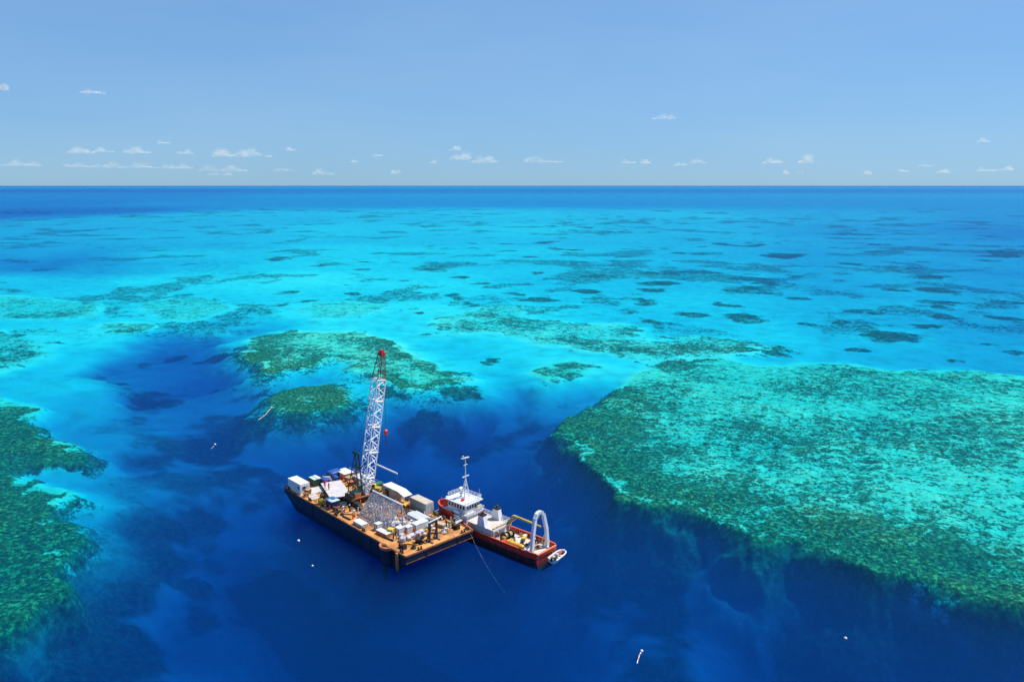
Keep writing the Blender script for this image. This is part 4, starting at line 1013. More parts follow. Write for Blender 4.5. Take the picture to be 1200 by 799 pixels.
# ---- loose clutter: offcuts, sacks, bottles, buckets, hoses, found in every free corner of the deck -----------
def deck_rects():
    inv = Matrix.Translation((BX, BY, 0)) @ Matrix.Rotation(BROT, 4, 'Z'); inv = inv.inverted(); out = []
    bpy.context.view_layer.update()
    for o in COL.objects:
        if o.type != 'MESH' or o.parent is None or o.parent.name.startswith(('barge', 'lifting')): continue
        r_ = o
        while r_.parent: r_ = r_.parent
        if r_.name.startswith(('barge', 'lifting', 'tug')): continue
        P_ = [inv @ (o.matrix_world @ Vector(c)) for c in o.bound_box]
        if min(p.z for p in P_) > DECK_Z + 1.6: continue
        if r_.name.startswith('crawler_crane') and 'track' not in o.name: continue
        out.append((min(p.x for p in P_), max(p.x for p in P_), min(p.y for p in P_), max(p.y for p in P_)))
    return out
RECTS = deck_rects()
ZONES = {'between the white cabin and the platform': (1.0, 5.6, 39.5, 45.0, 16), 'on the far bow deck': (7.5, 16.5, 42.0, 49.2, 22), 'behind the crane by the starboard rail': (11.0, 17.0, 29.0, 42.0, 26),
         'along the port side amidships': (.8, 5.4, 22.5, 36.5, 20), 'between the leaning ladders and the containers': (9.4, 14.6, 14.8, 28.0, 34), 'in the white stow near the stern': (2.0, 12.4, 4.6, 12.8, 26),
         'at the starboard stern by the tug': (12.8, 17.2, 3.6, 13.4, 16), 'around the crane tracks': (5.0, 11.5, 22.0, 35.0, 20)}
PROTO = {
 'timber_offcut': ('timber offcut', [(TAN, DARK), (ORANGE, TAN), (DARK, RUST)], lambda m, n: [('beam', MB().box(-.11, .11, -.75, .75, .04, .26).mesh('beam', m)), ('chock', MB().box(-.2, .2, -.3, -.2, 0, .04).box(-.2, .2, .2, .3, 0, .04).mesh('chock', n))], (.5, 1.6)),
 'sack': ('sack', [(BAGW, TAN), (TAN, DARK), (SLAB, DARK)], lambda m, n: [('bag', MB().lumpy((0, 0, 0), .75, .95, .42, 31, .16).mesh('bag', m, True)), ('tie', MB().torus((0, .4, .3), .12, .04, 'y', 8, 4).mesh('tie', n))], (.8, 1.2)),
 'gas_bottle': ('gas bottle', [(DGREEN, DARK), (REDO, DARK), (LGREY, DARK)], lambda m, n: [('cylinder', MB().tube((0, 0, 0), (0, 0, 1.15), .15, 8).tube((0, 0, 1.15), (0, 0, 1.3), .15, 8, .06).mesh('cylinder', m)), ('valve', MB().tube((0, 0, 1.3), (0, 0, 1.42), .05, 6).mesh('valve', n))], (.9, 1.05)),
 'bucket': ('bucket', [(DARK, LGREY), (YELLOW, DARK), (CLEANW, DARK)], lambda m, n: [('shell', MB().tube((0, 0, 0), (0, 0, .45), .2, 8, .27).mesh('shell', m)), ('rim', MB().torus((0, 0, .45), .27, .025, 'z', 10, 4).mesh('rim', n))], (.9, 1.4)),
 'tool_case': ('tool case', [(DARK, BLACK), (RUST, DARK), (ORANGE, DARK), (LGREY, CLEANW)], lambda m, n: [('body', MB().box(-.3, .3, -.45, .45, 0, .5).mesh('body', m)), ('lid', MB().box(-.32, .32, -.47, .47, .503, .58).mesh('lid', n))], (.7, 1.3)),
 'scrap_bracket': ('scrap steel', [(RUST, DARK), (DARK, RUST), (STEEL, RUST)], lambda m, n: [('plate', MB().box(-.5, .5, -.35, .35, 0, .07).mesh('plate', m)), ('web', MB().prism([(-.4, .072), (.4, .072), (0, .7)], 'y', -.04, .04).mesh('web', n))], (.7, 1.4)),
}
MESHES = {}
rc = random.Random(77)
for zone, (v0, v1, u0, u1, n) in ZONES.items():
    made = 0
    for _ in range(n * 14):
        if made >= n: break
        kind = rc.choice(list(PROTO)); cat, cols, fn, (s0, s1) = PROTO[kind]
        v, u, s = rc.uniform(v0, v1), rc.uniform(u0, u1), rc.uniform(s0, s1); rr_ = {'timber_offcut': .75, 'scrap_bracket': .55, 'tool_case': .5, 'sack': .5}.get(kind, .28) * s
        if any(a - rr_ < v < b + rr_ and c - rr_ < u < d + rr_ for a, b, c, d in RECTS): continue
        RECTS.append((v - rr_, v + rr_, u - rr_, u + rr_)); made += 1
        ci = rc.randrange(len(cols)); cm = cols[ci]; cname = {'tan_timber': 'tan', 'rusty_orange_deck': 'orange', 'orange_brown_paint': 'orange brown', 'dark_steel': 'dark', 'white_woven_bag': 'white', 'pale_concrete_white': 'pale', 'dark_green_paint': 'dark green', 'orange_red_paint': 'orange', 'light_grey_paint': 'grey', 'yellow_paint': 'yellow', 'clean_white_paint': 'white', 'rust_brown': 'rust brown', 'galvanised_steel': 'galvanised'}[cm[0].name]
        if (kind, ci) not in MESHES: MESHES[(kind, ci)] = fn(*cm)
        o = on_deck(kind, f'small {cname} {cat} lying {zone}', cat, v, u, 0, rc.uniform(0, 180), 'loose clutter ' + zone); o.scale = (s, s, s)
        for pn, me in MESHES[(kind, ci)]: part(pn, me, o)
# gangway railing at the starboard stern
t = on_deck('gangway', 'short grey gangway with rails from the barge stern to the tug', 'gangway', 16.4, 4.6, .5, -80)
MB().box(-.4, .4, -.4, 2.3, 0, .08).build('walkway', LGREY, t)
for s in (-.4, .4):
    MB().tube((s, -.3, 1.0), (s, 2.2, 1.0), .03, 5).build('handrail', LGREY, t)
    for y in (-.3, .9, 2.2): MB().tube((s, y, .05), (s, y, 1.0), .03, 5).build('post', LGREY, t)
# ------------------------------------------------------------------ the support tug (x forward from the stern, y to port, z from the waterline)
TX, TY, TROT = 7.0, 148.45, R(138.5)
TZ = -0.7
def tw(x, y, z=0.0):
    c, s = math.cos(TROT), math.sin(TROT)
    return (TX + x * c - y * s, TY + x * s + y * c, z + TZ)
TL = 31.3
def half_beam(x):
    if x < 3: return 3.15 + .35 * (x / 3)
    if x < 19: return 3.5
    q = (x - 19) / (TL - 19); return 3.5 * math.sqrt(max(0, 1 - q ** 2.3)) + .12 * q
def deck_z(x):
    return 1.75 + (0 if x < 17 else 1.35 * ((x - 17) / (TL - 17)) ** 1.3)
def bul_z(x):
    if x < 17: return 2.75
    return 2.75 + 2.0 * min(1, (x - 17) / 8.0) ** 1.2

def build_tug():
    t = tag(empty('tug', (TX, TY, TZ), TROT), 'red and white support tug with tall mast moored against the barge', 'tug')
    xs = [0, 1.5, 3, 6, 9, 12, 15, 17, 19, 20.5, 22, 23.5, 25, 26.5, 28, 29.2, 30.2, 30.9, TL]
    # hull skin: below-water dark, topsides dark red
    def loft(rows, mat, name, closed_ends=True):
        m = MB(); n = len(rows[0])
        for r_ in rows: m.v += r_
        for i in range(len(rows) - 1):
            for j in range(n - 1):
                a = i * n + j; m.f.append((a, a + 1, a + n + 1, a + n))
        if closed_ends: m.f.append(tuple(range(n - 1, -1, -1)))
        return m.build(name, mat, t)
    def ring(x, lo, hi):
        b = half_beam(x); rk = .0
        f = .82 if x < TL - 6 else .82 - .35 * (x - (TL - 6)) / 6
        pts = [(b * .55 * f, -1.6), (b * f, -.9), (b * (f + .1), .1), (b, deck_z(x))]
        xx = [x - (1.2 if x > 28 else 0) * (1 - k / 3) * (x - 28) / 3.3 if x > 28 else x for k in range(4)]
        return [(xx[k], -p[0], p[1]) for k, p in list(enumerate(pts))[::-1]] + [(xx[k], p[0], p[1]) for k, p in enumerate(pts)]
    loft([ring(x, 0, 0) for x in xs], DRED, 'hull')
    # deck plate
    d = MB(); dp = [x for x in xs]
    for x in dp: d.v += [(x, -half_beam(x) + .02, deck_z(x)), (x, half_beam(x) - .02, deck_z(x))]
    for i in range(len(dp) - 1): d.f.append((2*i, 2*i + 2, 2*i + 3, 2*i + 1))
    d.build('deck', BEIGE, t)
    # bulwark, each side in plates, with capping rail
    fine = [k * .78 for k in range(int(TL / .78) + 1)] + [TL]
    for s in (1, -1):
        o, i_ = MB(), MB(); c = MB()
        for a, b in zip(fine[:-1], fine[1:]):
            A = [(x, s * half_beam(x), z) for x in (a, b) for z in (deck_z(x) - .25, bul_z(x))]
            I = [(x, s * max(0, half_beam(x) - .10), z) for x in (a, b) for z in (deck_z(x) + .01, bul_z(x))]
            o._add(A, [(0, 2, 3, 1)]); i_._add(I, [(0, 1, 3, 2)])
            c.bar((a, s * (half_beam(a) - .05), bul_z(a) + .04), (b, s * (half_beam(b) - .05), bul_z(b) + .04), .24, .1)
        o.build('bulwark_plate', RED, t); i_.build('bulwark_lining', RED, t); c.build('capping_rail', REDO, t)
        st = MB()
        for k in range(18):
            x = .9 + k * 1.15; st.bar((x, s * (half_beam(x) - .10), deck_z(x) + .02), (x, s * (half_beam(x) - .12), bul_z(x) - .02), .09, .22)
        st.build('bulwark_stay', REDO, t)
        f = MB()
        for a, b in zip(fine[:-1], fine[1:]): f.bar((a, s * (half_beam(a) + .08), 1.25), (b, s * (half_beam(b) + .08), 1.25), .24, .26)
        f.build('rubbing_strake', BLACK, t)
    MB().box(-.06, .06, -3.1, 3.1, 1.5, 2.5).build('transom_bulwark', REDO, t)
    MB().tube((-.15, -3.0, 2.5), (-.15, 3.0, 2.5), .22, 8).build('stern_roller', REDO, t)
    ty = MB().torus((0, 0, 0), .42, .19, 'y', 14, 6).mesh('tyre_fender', BLACK, True)
    for x in (1.2, 3.6, 6.0, 8.4, 10.8, 13.4, 16.4): part('tyre_fender', ty, t, (x, half_beam(x) + .28, 1.15))
    for x in (2.4, 7.4, 12.4): part('tyre_fender', ty, t, (x, -half_beam(x) - .28, 1.15))
    # deckhouse and bridge
    MB().box(20.3, 27.2, -2.65, 2.65, 1.76, 4.75).build('main_house', CLEANW, t)
    MB().box(20.0, 27.5, -2.85, 2.85, 4.755, 4.87).build('bridge_deck', LGREY, t)
    MB().box(21.0, 26.6, -2.15, 2.15, 4.875, 7.0).build('bridge', CLEANW, t)
    MB().prism([(20.4, -2.75), (27.0, -2.75), (27.4, -1.8), (27.4, 1.8), (27.0, 2.75), (20.4, 2.75)], 'z', 7.005, 7.2).build('bridge_roof', CLEANW, t)
    for k in range(6): window_part(t, 21.35 + k * .88, 21.92 + k * .88, 2.13, 2.19, 5.75, 6.55)
    for k in range(6): window_part(t, 21.35 + k * .88, 21.92 + k * .88, -2.19, -2.13, 5.75, 6.55)
    for k in range(5): window_part(t, 20.96, 21.02, -1.85 + k * .78, -1.33 + k * .78, 5.75, 6.55)
    for k in range(5): window_part(t, 26.58, 26.64, -1.85 + k * .78, -1.33 + k * .78, 5.75, 6.55)
    ph = MB().tube((0, 0, 0), (0, .05, 0), .2, 12).mesh('porthole', GLASS)
    for x in (21.4, 23.2, 25.0, 26.4): part('porthole', ph, t, (x, 2.63, 3.5)); 
    for x in (22.0, 24.4): part('porthole', ph, t, (x, 2.63, 4.2))
    MB().box(20.22, 20.305, .5, 1.2, 1.8, 3.7).build('door', LGREY, t)
    MB().box(20.2, 20.30, 1.55, 1.8, 2.4, 3.3).build('fire_box', BRED, t); MB().box(20.2, 20.30, -.1, .18, 2.4, 3.3).build('fire_box', BRED, t)
    # life raft canister and lifebuoy on the port bridge wing
    MB().tube((22.2, 2.95, 4.9 + .32), (23.8, 2.95, 4.9 + .32), .32, 12).build('life_raft_canister', CLEANW, t)
    MB().torus((25.2, 2.72, 4.4), .32, .09, 'y', 14, 6).build('lifebuoy', BRED, t, True)
    MB().box(24.3, 24.9, 2.66, 2.95, 4.2, 4.6).build('searchlight_box', DARK, t)
    def railing(pts, z0, h=1.0, mat=CLEANW, name='railing'):
        r = MB()
        for (ax_, ay_), (bx_, by_) in zip(pts[:-1], pts[1:]):
            L = math.hypot(bx_ - ax_, by_ - ay_); n = max(1, round(L / 1.0))
            for k in range(n + 1):
                q = k / n; r.tube((ax_ + (bx_ - ax_) * q, ay_ + (by_ - ay_) * q, z0), (ax_ + (bx_ - ax_) * q, ay_ + (by_ - ay_) * q, z0 + h), .045, 5)
            for hz_ in (.4, .72, 1.0): r.tube((ax_, ay_, z0 + h * hz_), (bx_, by_, z0 + h * hz_), .04, 5)
        return r.build(name, mat, t)
    railing([(20.7, 2.5), (20.7, -2.5), (27.0, -2.5), (27.2, 1.5)], 7.2)
    railing([(20.1, -2.7), (20.1, 2.7), (21.5, 2.75)], 4.87, .95)
    MB().box(20.3, 20.8, -2.3, -1.0, 4.875, 6.0).build('vent_locker', CREAM, t)
    MB().tube((23.0, 1.0, 7.2), (23.0, 1.0, 7.65), .42, 10).build('roof_hatch', BRED, t)
    MB().box(24.8, 25.1, -.6, -.3, 7.2, 7.9).build('compass_box', LGREY, t)
    part('floodlight', MB().box(-.15, .15, -.2, .2, 0, .35).mesh('floodlight', CLEANW), t, (26.9, 2.2, 7.2))
    MB().ball((26.3, -2.0, 7.7), .35).tube((26.3, -2.0, 7.2), (26.3, -2.0, 7.5), .12, 6).build('satellite_dome', CLEANW, t, True)
    MB().tube((21.0, -2.2, 7.2), (21.0, -2.2, 9.6), .04, 5).build('whip_aerial', CLEANW, t)
    # mast: tripod with radar, yard, crosstrees
    m = MB(); b0 = (24.4, -.9, 7.2); tp = (24.0, -.9, 11.8)
    for x, y in ((-.8, -.75), (-.8, .75), (.9, 0)): m.tube((b0[0] + x, b0[1] + y, 7.2), tp, .15, 7, .11)
    for z in (8.6, 10.0):
        q = (z - 7.2) / 4.6
        P_ = [(b0[0] + x * (1 - q) + (tp[0] - b0[0]) * q, b0[1] + y * (1 - q), z) for x, y in ((-.8, -.75), (-.8, .75), (.9, 0))]
        for i in range(3): m.tube(P_[i], P_[(i + 1) % 3], .08, 5)
    mast = m.build('mast', CLEANW, t)
    MB().tube((24.0, -.9, 11.7), (24.0, -.9, 16.6), .13, 7, .09).build('topmast', CLEANW, mast)
    MB().bar((23.95, -1.9, 12.1), (23.95, .1, 12.1), .18).build('yard', CLEANW, mast)
    MB().bar((23.95, -1.5, 14.8), (23.95, -.3, 14.8), .16).build('crosstree', LGREY, mast)
    MB().bar((24.0, -2.0, 16.3), (24.0, .3, 16.5), .32, .2).tube((24.0, -.2, 16.5), (24.0, -.2, 17.0), .16, 7).build('radar_scanner', CLEANW, mast)
    MB().tube((24.2, .1, 9.6), (24.2, .9, 9.6), .32, 10).bar((24.1, -.6, 9.5), (24.2, .4, 9.5), .14).build('searchlight', CLEANW, mast)
    MB().tube((24.0, -1.6, 15.0), (24.0, -1.6, 15.7), .12, 7).build('navigation_lamp', DARK, mast)
    # aft deckhouse, boat deck and funnels
    MB().box(13.2, 20.0, -2.45, 2.45, 1.76, 3.85).build('aft_house', CLEANW, t)
    MB().box(12.2, 19.99, -2.9, 2.9, 3.855, 3.98).build('boat_deck', BEIGE, t)
    for s in (1, -1):
        f = MB(); y0, y1 = sorted((s * 1.75, s * 2.85))
        f.prism([(14.6, 3.985), (16.9, 3.985), (16.5, 6.3), (15.1, 6.3)], 'y', y0, y1)
        fn = f.build('funnel', CLEANW, t)
        MB().box(15.05, 16.55, y0 - .03, y1 + .03, 6.305, 6.62).build('funnel_top', BLACK, fn)
        MB().tube((15.8, (y0 + y1) / 2, 6.6), (15.6, (y0 + y1) / 2, 7.15), .2, 8).build('exhaust_pipe', DARK, fn)
        MB().box(14.9, 15.5, s * 2.86 - .012, s * 2.86 + .012, 4.2, 5.3).build('access_panel', PALEB, fn)
        MB().box(15.4, 15.9, s * 2.455 - .02, s * 2.455 + .02, 2.0, 3.6).build('door', LGREY, t)
    railing([(12.3, 1.4), (12.3, -2.8), (19.9, -2.8)], 3.98, .95)
    # timber fender board across the front of the boat deck
    for k in range(5): MB().box(12.25, 12.75, -2.4 + k * .98, -1.46 + k * .98, 3.985, 4.25).build('stowed_plank', OLIVE if k % 2 else TAN, t)
    MB().box(12.05, 12.2, -2.9, 2.9, 3.6, 3.98).build('boat_deck_edge', CLEANW, t)
    for y in (-2.5, 2.5): MB().tube((12.3, y, 1.76), (12.3, y, 3.6), .1, 6).build('deck_post', CLEANW, t)
    # A-frame over the stern
    pts = [(1.7, 2.55, 1.76), (1.75, 2.15, 6.0), (1.9, 1.35, 9.2), (1.95, .85, 9.9), (1.95, .3, 10.15), (1.95, -.3, 10.15), (1.95, -.85, 9.9), (1.9, -1.35, 9.2), (1.75, -2.15, 6.0), (1.7, -2.55, 1.76)]
    a = MB()
    for p, q in zip(pts[:-1], pts[1:]):
        v_ = (Vector(q) - Vector(p)).normalized() * .12; a.bar(Vector(p) - v_, Vector(q) + v_, .72, .62)
    af = a.build('a_frame', CLEANW, t)
    MB().bar((1.95, -.5, 9.55), (1.95, .5, 9.55), .3).tube((1.95, 0, 9.5), (1.95, 0, 8.9), .12, 6).build('sheave_block', LGREY, af)
    for y in (2.55, -2.55):
        MB().box(1.1, 2.4, y - .55, y + .55, 1.755, 2.15).build('foot_plate', CLEANW, af)
        MB().tube((3.4, y * .95, 2.0), (1.95, y * .82, 5.0), .13, 7).build('ram', LGREY, af)
    # knuckle boom crane, mustard
    kb = MB().tube((12.0, -2.2, 3.985), (12.0, -2.2, 4.7), .4, 10).build('deck_crane_pedestal', OLIVE, t)
    MB().bar((12.0, -2.2, 4.5), (10.3, -1.7, 6.4), .5).build('crane_boom', OLIVE, kb)
    MB().bar((10.35, -1.7, 6.4), (5.6, -1.8, 6.2), .45, .4).build('crane_jib', OLIVE, kb); MB().bar((5.6, -1.8, 6.2), (3.0, -1.9, 6.05), .34, .3).build('crane_extension', OLIVE, kb)
    MB().tube((11.6, -2.1, 4.4), (9.4, -1.75, 6.2), .12, 6).build('ram', LGREY, kb)
    # towing winch and deck clutter that is fixed
    w_ = MB().box(9.6, 11.4, -1.4, 1.6, 1.76, 1.95).build('towing_winch_base', DARK, t)
    MB().tube((10.5, -1.1, 2.6), (10.5, 1.2, 2.6), .55, 12).build('towing_winch_drum', TAN, w_)
    for y in (-1.2, .05, 1.25): MB().tube((10.5, y - .05, 2.6), (10.5, y + .07, 2.6), .85, 14).build('winch_flange', DARK, w_)
    MB().box(9.7, 10.4, 1.4, 2.0, 1.95, 2.9).build('winch_motor', OLIVE, w_)
    # forecastle gear
    MB().tube((28.2, -.8, 3.6), (28.2, .8, 3.6), .4, 10).box(27.8, 28.6, -1.0, 1.0, 2.6, 3.3).build('anchor_windlass', LGREY, t)
    MB().ball((27.9, 1.3, 3.5), .45).build('mushroom_vent', CLEANW, t, True)
    bo = MB().tube((0, -.35, 0), (0, -.35, .6), .15, 8).tube((0, .35, 0), (0, .35, .6), .15, 8).box(-.2, .2, -.6, .6, 0, .05).mesh('bollard', DARK)
    for x, y in ((.8, 2.6), (.8, -2.6), (8.2, -2.9), (18.5, 2.95), (29.3, 0)): part('bollard', bo, t, (x, y, deck_z(x)), (0, 0, R(90) if abs(y) > 1 else 0))
    MB().tube((TL - .3, 0, 4.6), (TL - .3, 0, 5.6), .07, 6).build('jackstaff', REDO, t)
    return t
build_tug()
def on_tug(name, label, cat, x, y, z, rot=0.0, group=None):
    return tag(empty(name, tw(x, y, z + .004), TROT + R(rot)), label, cat, group)
# yellow cylinder on the aft deck
t = on_tug('float_tank', 'bright yellow cylindrical float lying on the tug aft deck', 'float', 6.6, 2.15, 1.76)
MB().tube((-2.0, 0, .65), (2.0, 0, .65), .55, 14).tube((-2.35, 0, .65), (-2.0, 0, .65), .3, 14, .55).tube((2.0, 0, .65), (2.35, 0, .65), .55, 14, .3).build('shell', YELLOW, t, False)
for x in (-1.2, 1.2): MB().torus((x, 0, .65), .56, .04, 'x', 14, 4).build('band', DARK, t)
for x in (-1.3, 1.3): MB().box(x - .12, x + .12, -.5, .5, 0, .2).build('cradle', TAN, t)
t = on_tug('deck_locker', 'grey locker box standing on the barge side of the tug foredeck', 'locker', 22.8, 3.1, 2.45)
MB().box(-.65, .65, -.32, .32, 0, 2.0).build('body', PALEB, t); MB().box(-.7, .7, -.37, .37, 2.003, 2.08).build('lid', CLEANW, t); MB().box(-.3, .3, .32, .35, .2, 1.8).build('door', LGREY, t)
t = on_tug('deck_box', 'yellow salvage pump on the tug side deck beside the white house', 'pump', 19.0, 2.95, 1.95)
MB().box(-.6, .6, -.3, .3, .1, .8).build('body', YELLOW, t); MB().tube((-.2, 0, .8), (-.2, 0, 1.3), .22, 10).build('motor', OLIVE, t); MB().box(-.65, .65, -.33, .33, 0, .1).build('base', DARK, t)
def tdrum(x, y, m, lab):
    o = on_tug('drum', lab, 'drum', x, y, 1.76); part('shell', DRM[m.name], o); part('lid', LID, o)
tdrum(12.6, 2.7, YELLOW, 'yellow drum under the tug boat deck, port side'); tdrum(9.0, -2.5, YELLOW, 'yellow drum by the tug starboard bulwark')
tdrum(4.2, -2.6, RUST, 'rusty drum by the tug starboard bulwark near the white A frame')
def tcrate(x, y, L, Wd, Hh, lab, mat, top, rot=0):
    t = on_tug('crate', lab, 'crate', x, y, 1.76, rot)
    MB().box(-Wd/2, Wd/2, -L/2, L/2, .08, Hh).build('body', mat, t); MB().box(-Wd/2 - .03, Wd/2 + .03, -L/2 - .03, L/2 + .03, Hh + .003, Hh + .07).build('lid', top, t)
    for s in (-.35, .35): MB().box(-Wd/2, Wd/2, s * L - .06, s * L + .06, 0, .08).build('runner', TAN, t)
tcrate(6.9, -.7, 1.0, .6, .5, 'small dark box in the middle of the tug aft deck', DARK, DARK, 20)
tcrate(5.0, -.3, 1.4, .5, .45, 'black case lying on the tug aft deck', DARK, BLACK, -25)
tcrate(2.9, .3, .9, .7, .35, 'mustard plate box between the legs of the white A frame', OLIVE, OLIVE)
tcrate(8.6, .8, 1.2, .9, .7, 'tan crate behind the tug towing winch', TAN, TAN, 8)
tcrate(3.3, 2.3, .9, .8, .7, 'white box at the foot of the A frame port leg', CLEANW, CLEANW, 5)
tcrate(5.6, -2.5, 1.1, .6, .6, 'orange box by the tug starboard bulwark', REDO, ORANGE, 0)

tcrate(9.2, 2.5, 1.0, .9, .8, 'red box by the tug port bulwark ahead of the yellow float', BRED, BRED, 0)
tcrate(7.6, -1.9, 1.2, .7, .5, 'yellow case on the starboard half of the tug aft deck', YELLOW, YELLOW, 15)
tcrate(4.0, 1.2, .8, .6, .4, 'blue case beside the after end of the yellow float', BLUE, BLUE, 30)
tcrate(8.0, -2.7, .9, .6, .6, 'white cool box against the tug starboard bulwark', CLEANW, CLEANW, 0)
tdrum(11.9, -.2, BLUE, 'blue drum between the tug towing winch and the deckhouse'); tdrum(2.6, -2.4, YELLOW, 'yellow drum at the foot of the A frame starboard leg')
for x, y, r_, m, lab in ((5.9, .6, .5, TAN, 'tan rope coil in the middle of the tug aft deck'), (3.1, -1.0, .45, ORANGE, 'orange hose coil on the tug deck ahead of the A frame'), (29.0, -1.0, .45, TAN, 'rope coil on the tug forecastle')):
    t = on_tug('rope_coil', lab, 'rope coil', x, y, deck_z(x))
    for k in range(3): MB().torus((0, 0, .08 + .13 * k), r_ - .05 * k, .07, 'z', 14, 5).build('turn', m, t)

# rigid tender lying across the stern
def build_tender():
    t = tag(empty('tender', tw(-1.65, -1.9, -TZ), TROT + R(-82)), 'small white tender boat loaded with gear floating behind the tug stern', 'boat')
    out = []
    for k in range(13):
        q = k / 12; x = -2.5 + 5.0 * q; b = 1.0 * (1 if q < .6 else math.sqrt(max(0.0, 1 - ((q - .6) / .4) ** 2.2))); out.append((x, b))
    h = MB(); n = 5
    for x, b in out: h.v += [(x, -b, .62), (x, -b * .75, -.12), (x, 0, -.3), (x, b * .75, -.12), (x, b, .62)]
    for i in range(12):
        for j in range(4):
            a = i * 5 + j; h.f.append((a, a + 5, a + 6, a + 1))
    h.f.append((0, 1, 2, 3, 4)); h.build('hull', CLEANW, t)
    fl = MB()
    for x, b in out[:-1]: fl.v += [(x, -b * .8, .3), (x, b * .8, .3)]
    for i in range(11): fl.f.append((2*i, 2*i + 1, 2*i + 3, 2*i + 2))
    fl.build('floor', LGREY, t)
    for s in (1, -1):
        g = MB()
        for (x0, b0), (x1, b1) in zip(out[:-1], out[1:]): g.tube((x0, s * b0, .66), (x1, s * b1, .66), .15, 7)
        g.build('gunwale_tube', CLEANW, t)
    for x in (-1.2, .2): MB().box(x - .18, x + .18, -.85, .85, .45, .55).build('thwart', TAN, t)
    o = MB().box(-2.85, -2.5, -.2, .2, .3, 1.0).build('outboard_motor', BLACK, t)
    MB().box(-.7, -.2, -.3, .3, .31, 1.1).build('console', LGREY, t)
    MB().lumpy((.9, .2, .3), .9, .7, .5, 4).build('gear_bag', BRED, t, True); MB().lumpy((-1.7, -.35, .3), .7, .6, .5, 6).build('gear_bag', DARK, t, True); MB().lumpy((1.5, -.2, .3), .7, .6, .4, 9).build('gear_bag', BLACK, t, True)
build_tender()
def tperson(x, y, z, face, label, shirt, trousers, hat=None):
    p = person(0, 0, 0, face, label, shirt, trousers, hat, .3); p.location = tw(x, y, z + .004); p.rotation_euler = (0, 0, TROT + R(face)); return p
tperson(3.9, -1.1, 1.76, 40, 'crew member in dark clothes on the tug aft deck near the A frame', DARK, DBLUE, CLEANW)
tperson(11.9, 1.6, 1.76, 200, 'crew member in orange shirt beside the tug towing winch', REDO, DBLUE, CLEANW)
# ------------------------------------------------------------------ floats and mooring lines
def rope_pts(a, b, sag, n=14):
    a, b = Vector(a), Vector(b); out = []
    for k in range(n + 1):
        q = k / n; p = a.lerp(b, q); p.z -= sag * 4 * q * (1 - q); out.append(p)
    return out
def buoy(x, y, r, label, tail=None):
    t = tag(empty('mooring_buoy', (x, y, 0), 0), label, 'buoy', 'white mooring buoys on the lagoon')
    MB().ball((0, 0, r * .45), r, r, r * .9, 12, 8).build('float', CLEANW, t, True)
    MB().torus((0, 0, r * 1.35), r * .28, r * .08, 'x', 10, 5).build('lifting_eye', STEEL, t)
    MB().torus((0, 0, r * .45), r * 1.0, r * .07, 'z', 14, 5).build('band', REDO, t)
    return t
def float_line(pts, r, label):
    t = tag(empty('floating_line', (pts[0][0], pts[0][1], 0), 0), label, 'rope')
    o = Vector((pts[0][0], pts[0][1], 0)); P_ = [Vector((p[0], p[1], p[2] if len(p) > 2 else .03)) - o for p in pts]
    MB().path(P_, r, 6).build('rope', paint('pale_rope', (.60, .62, .62), .8), t)
    f = MB()
    for p in P_[1:-1]: f.ball((p.x, p.y, p.z), r * 2.2, n=6, m=5)
    f.build('float_beads', REDO, t)
buoy(-87.6, 220.0, 0.29, 'small white buoy over the dark patch left of the crane')
buoy(-82.7, 258.7, 0.31, 'white buoy with a trailing rope beside the small oval green reef')
buoy(-45.9, 156.3, 0.29, 'white buoy in the deep water just left of the barge hull')
buoy(-40.1, 145.1, 0.21, 'tiny white buoy below the barge port side')
buoy(21.3, 115.8, 0.26, 'white buoy with a trailing rope at the bottom centre')
buoy(56.3, 119.5, 0.26, 'lone white buoy at the bottom right below the reef edge')
float_line([(-82.7, 257.7), (-82.6, 254.6), (-82.2, 250.6), (-82.5, 247.7), (-82.7, 244.8)], 0.075, 'pale floating rope trailing from the buoy by the oval reef')
float_line([(21.2, 115.6), (20.8, 114.9), (20.4, 113.7), (20.0, 112.5)], 0.08, 'pale floating rope trailing from the bottom centre buoy')
float_line([(-87.6, 219.2), (-87.4, 217.3), (-87.4, 216.2)], 0.035, 'thin rope trailing from the buoy left of the crane')
def line(name, a, b, sag, r, label, mat=ROPE):
    t = tag(empty(name, tuple(a), 0), label, 'rope')
    A = Vector(a); pts = [p - A for p in rope_pts(a, b, sag)]
    MB().path(pts, r, 5).build('rope', mat, t)
    MB().torus((0, 0, 0), r * 3.5, r * 1.2, 'x', 8, 4).build('eye', mat, t)
line('mooring_line', bw(17.0, .5, -.3), (-1.3, 137.4, -1.5), 1.0, .012, 'pale mooring rope running from the barge stern corner into the water', paint('mooring_rope', (.35, .42, .42), .8))
line('mooring_line', bw(17.0, 12.4, .6), tw(29.3, 1.2, 4.4), .2, .06, 'mooring rope between the barge and the tug bow')
line('mooring_line', bw(17.0, 1.5, .6), tw(18.5, 3.2, 2.7), .15, .06, 'mooring rope between the barge stern and the tug midships')
line('tender_painter', tw(.2, -2.4, 2.4), tw(-.75, -1.3, .75), .1, .035, 'short painter rope tying the tender to the tug stern')

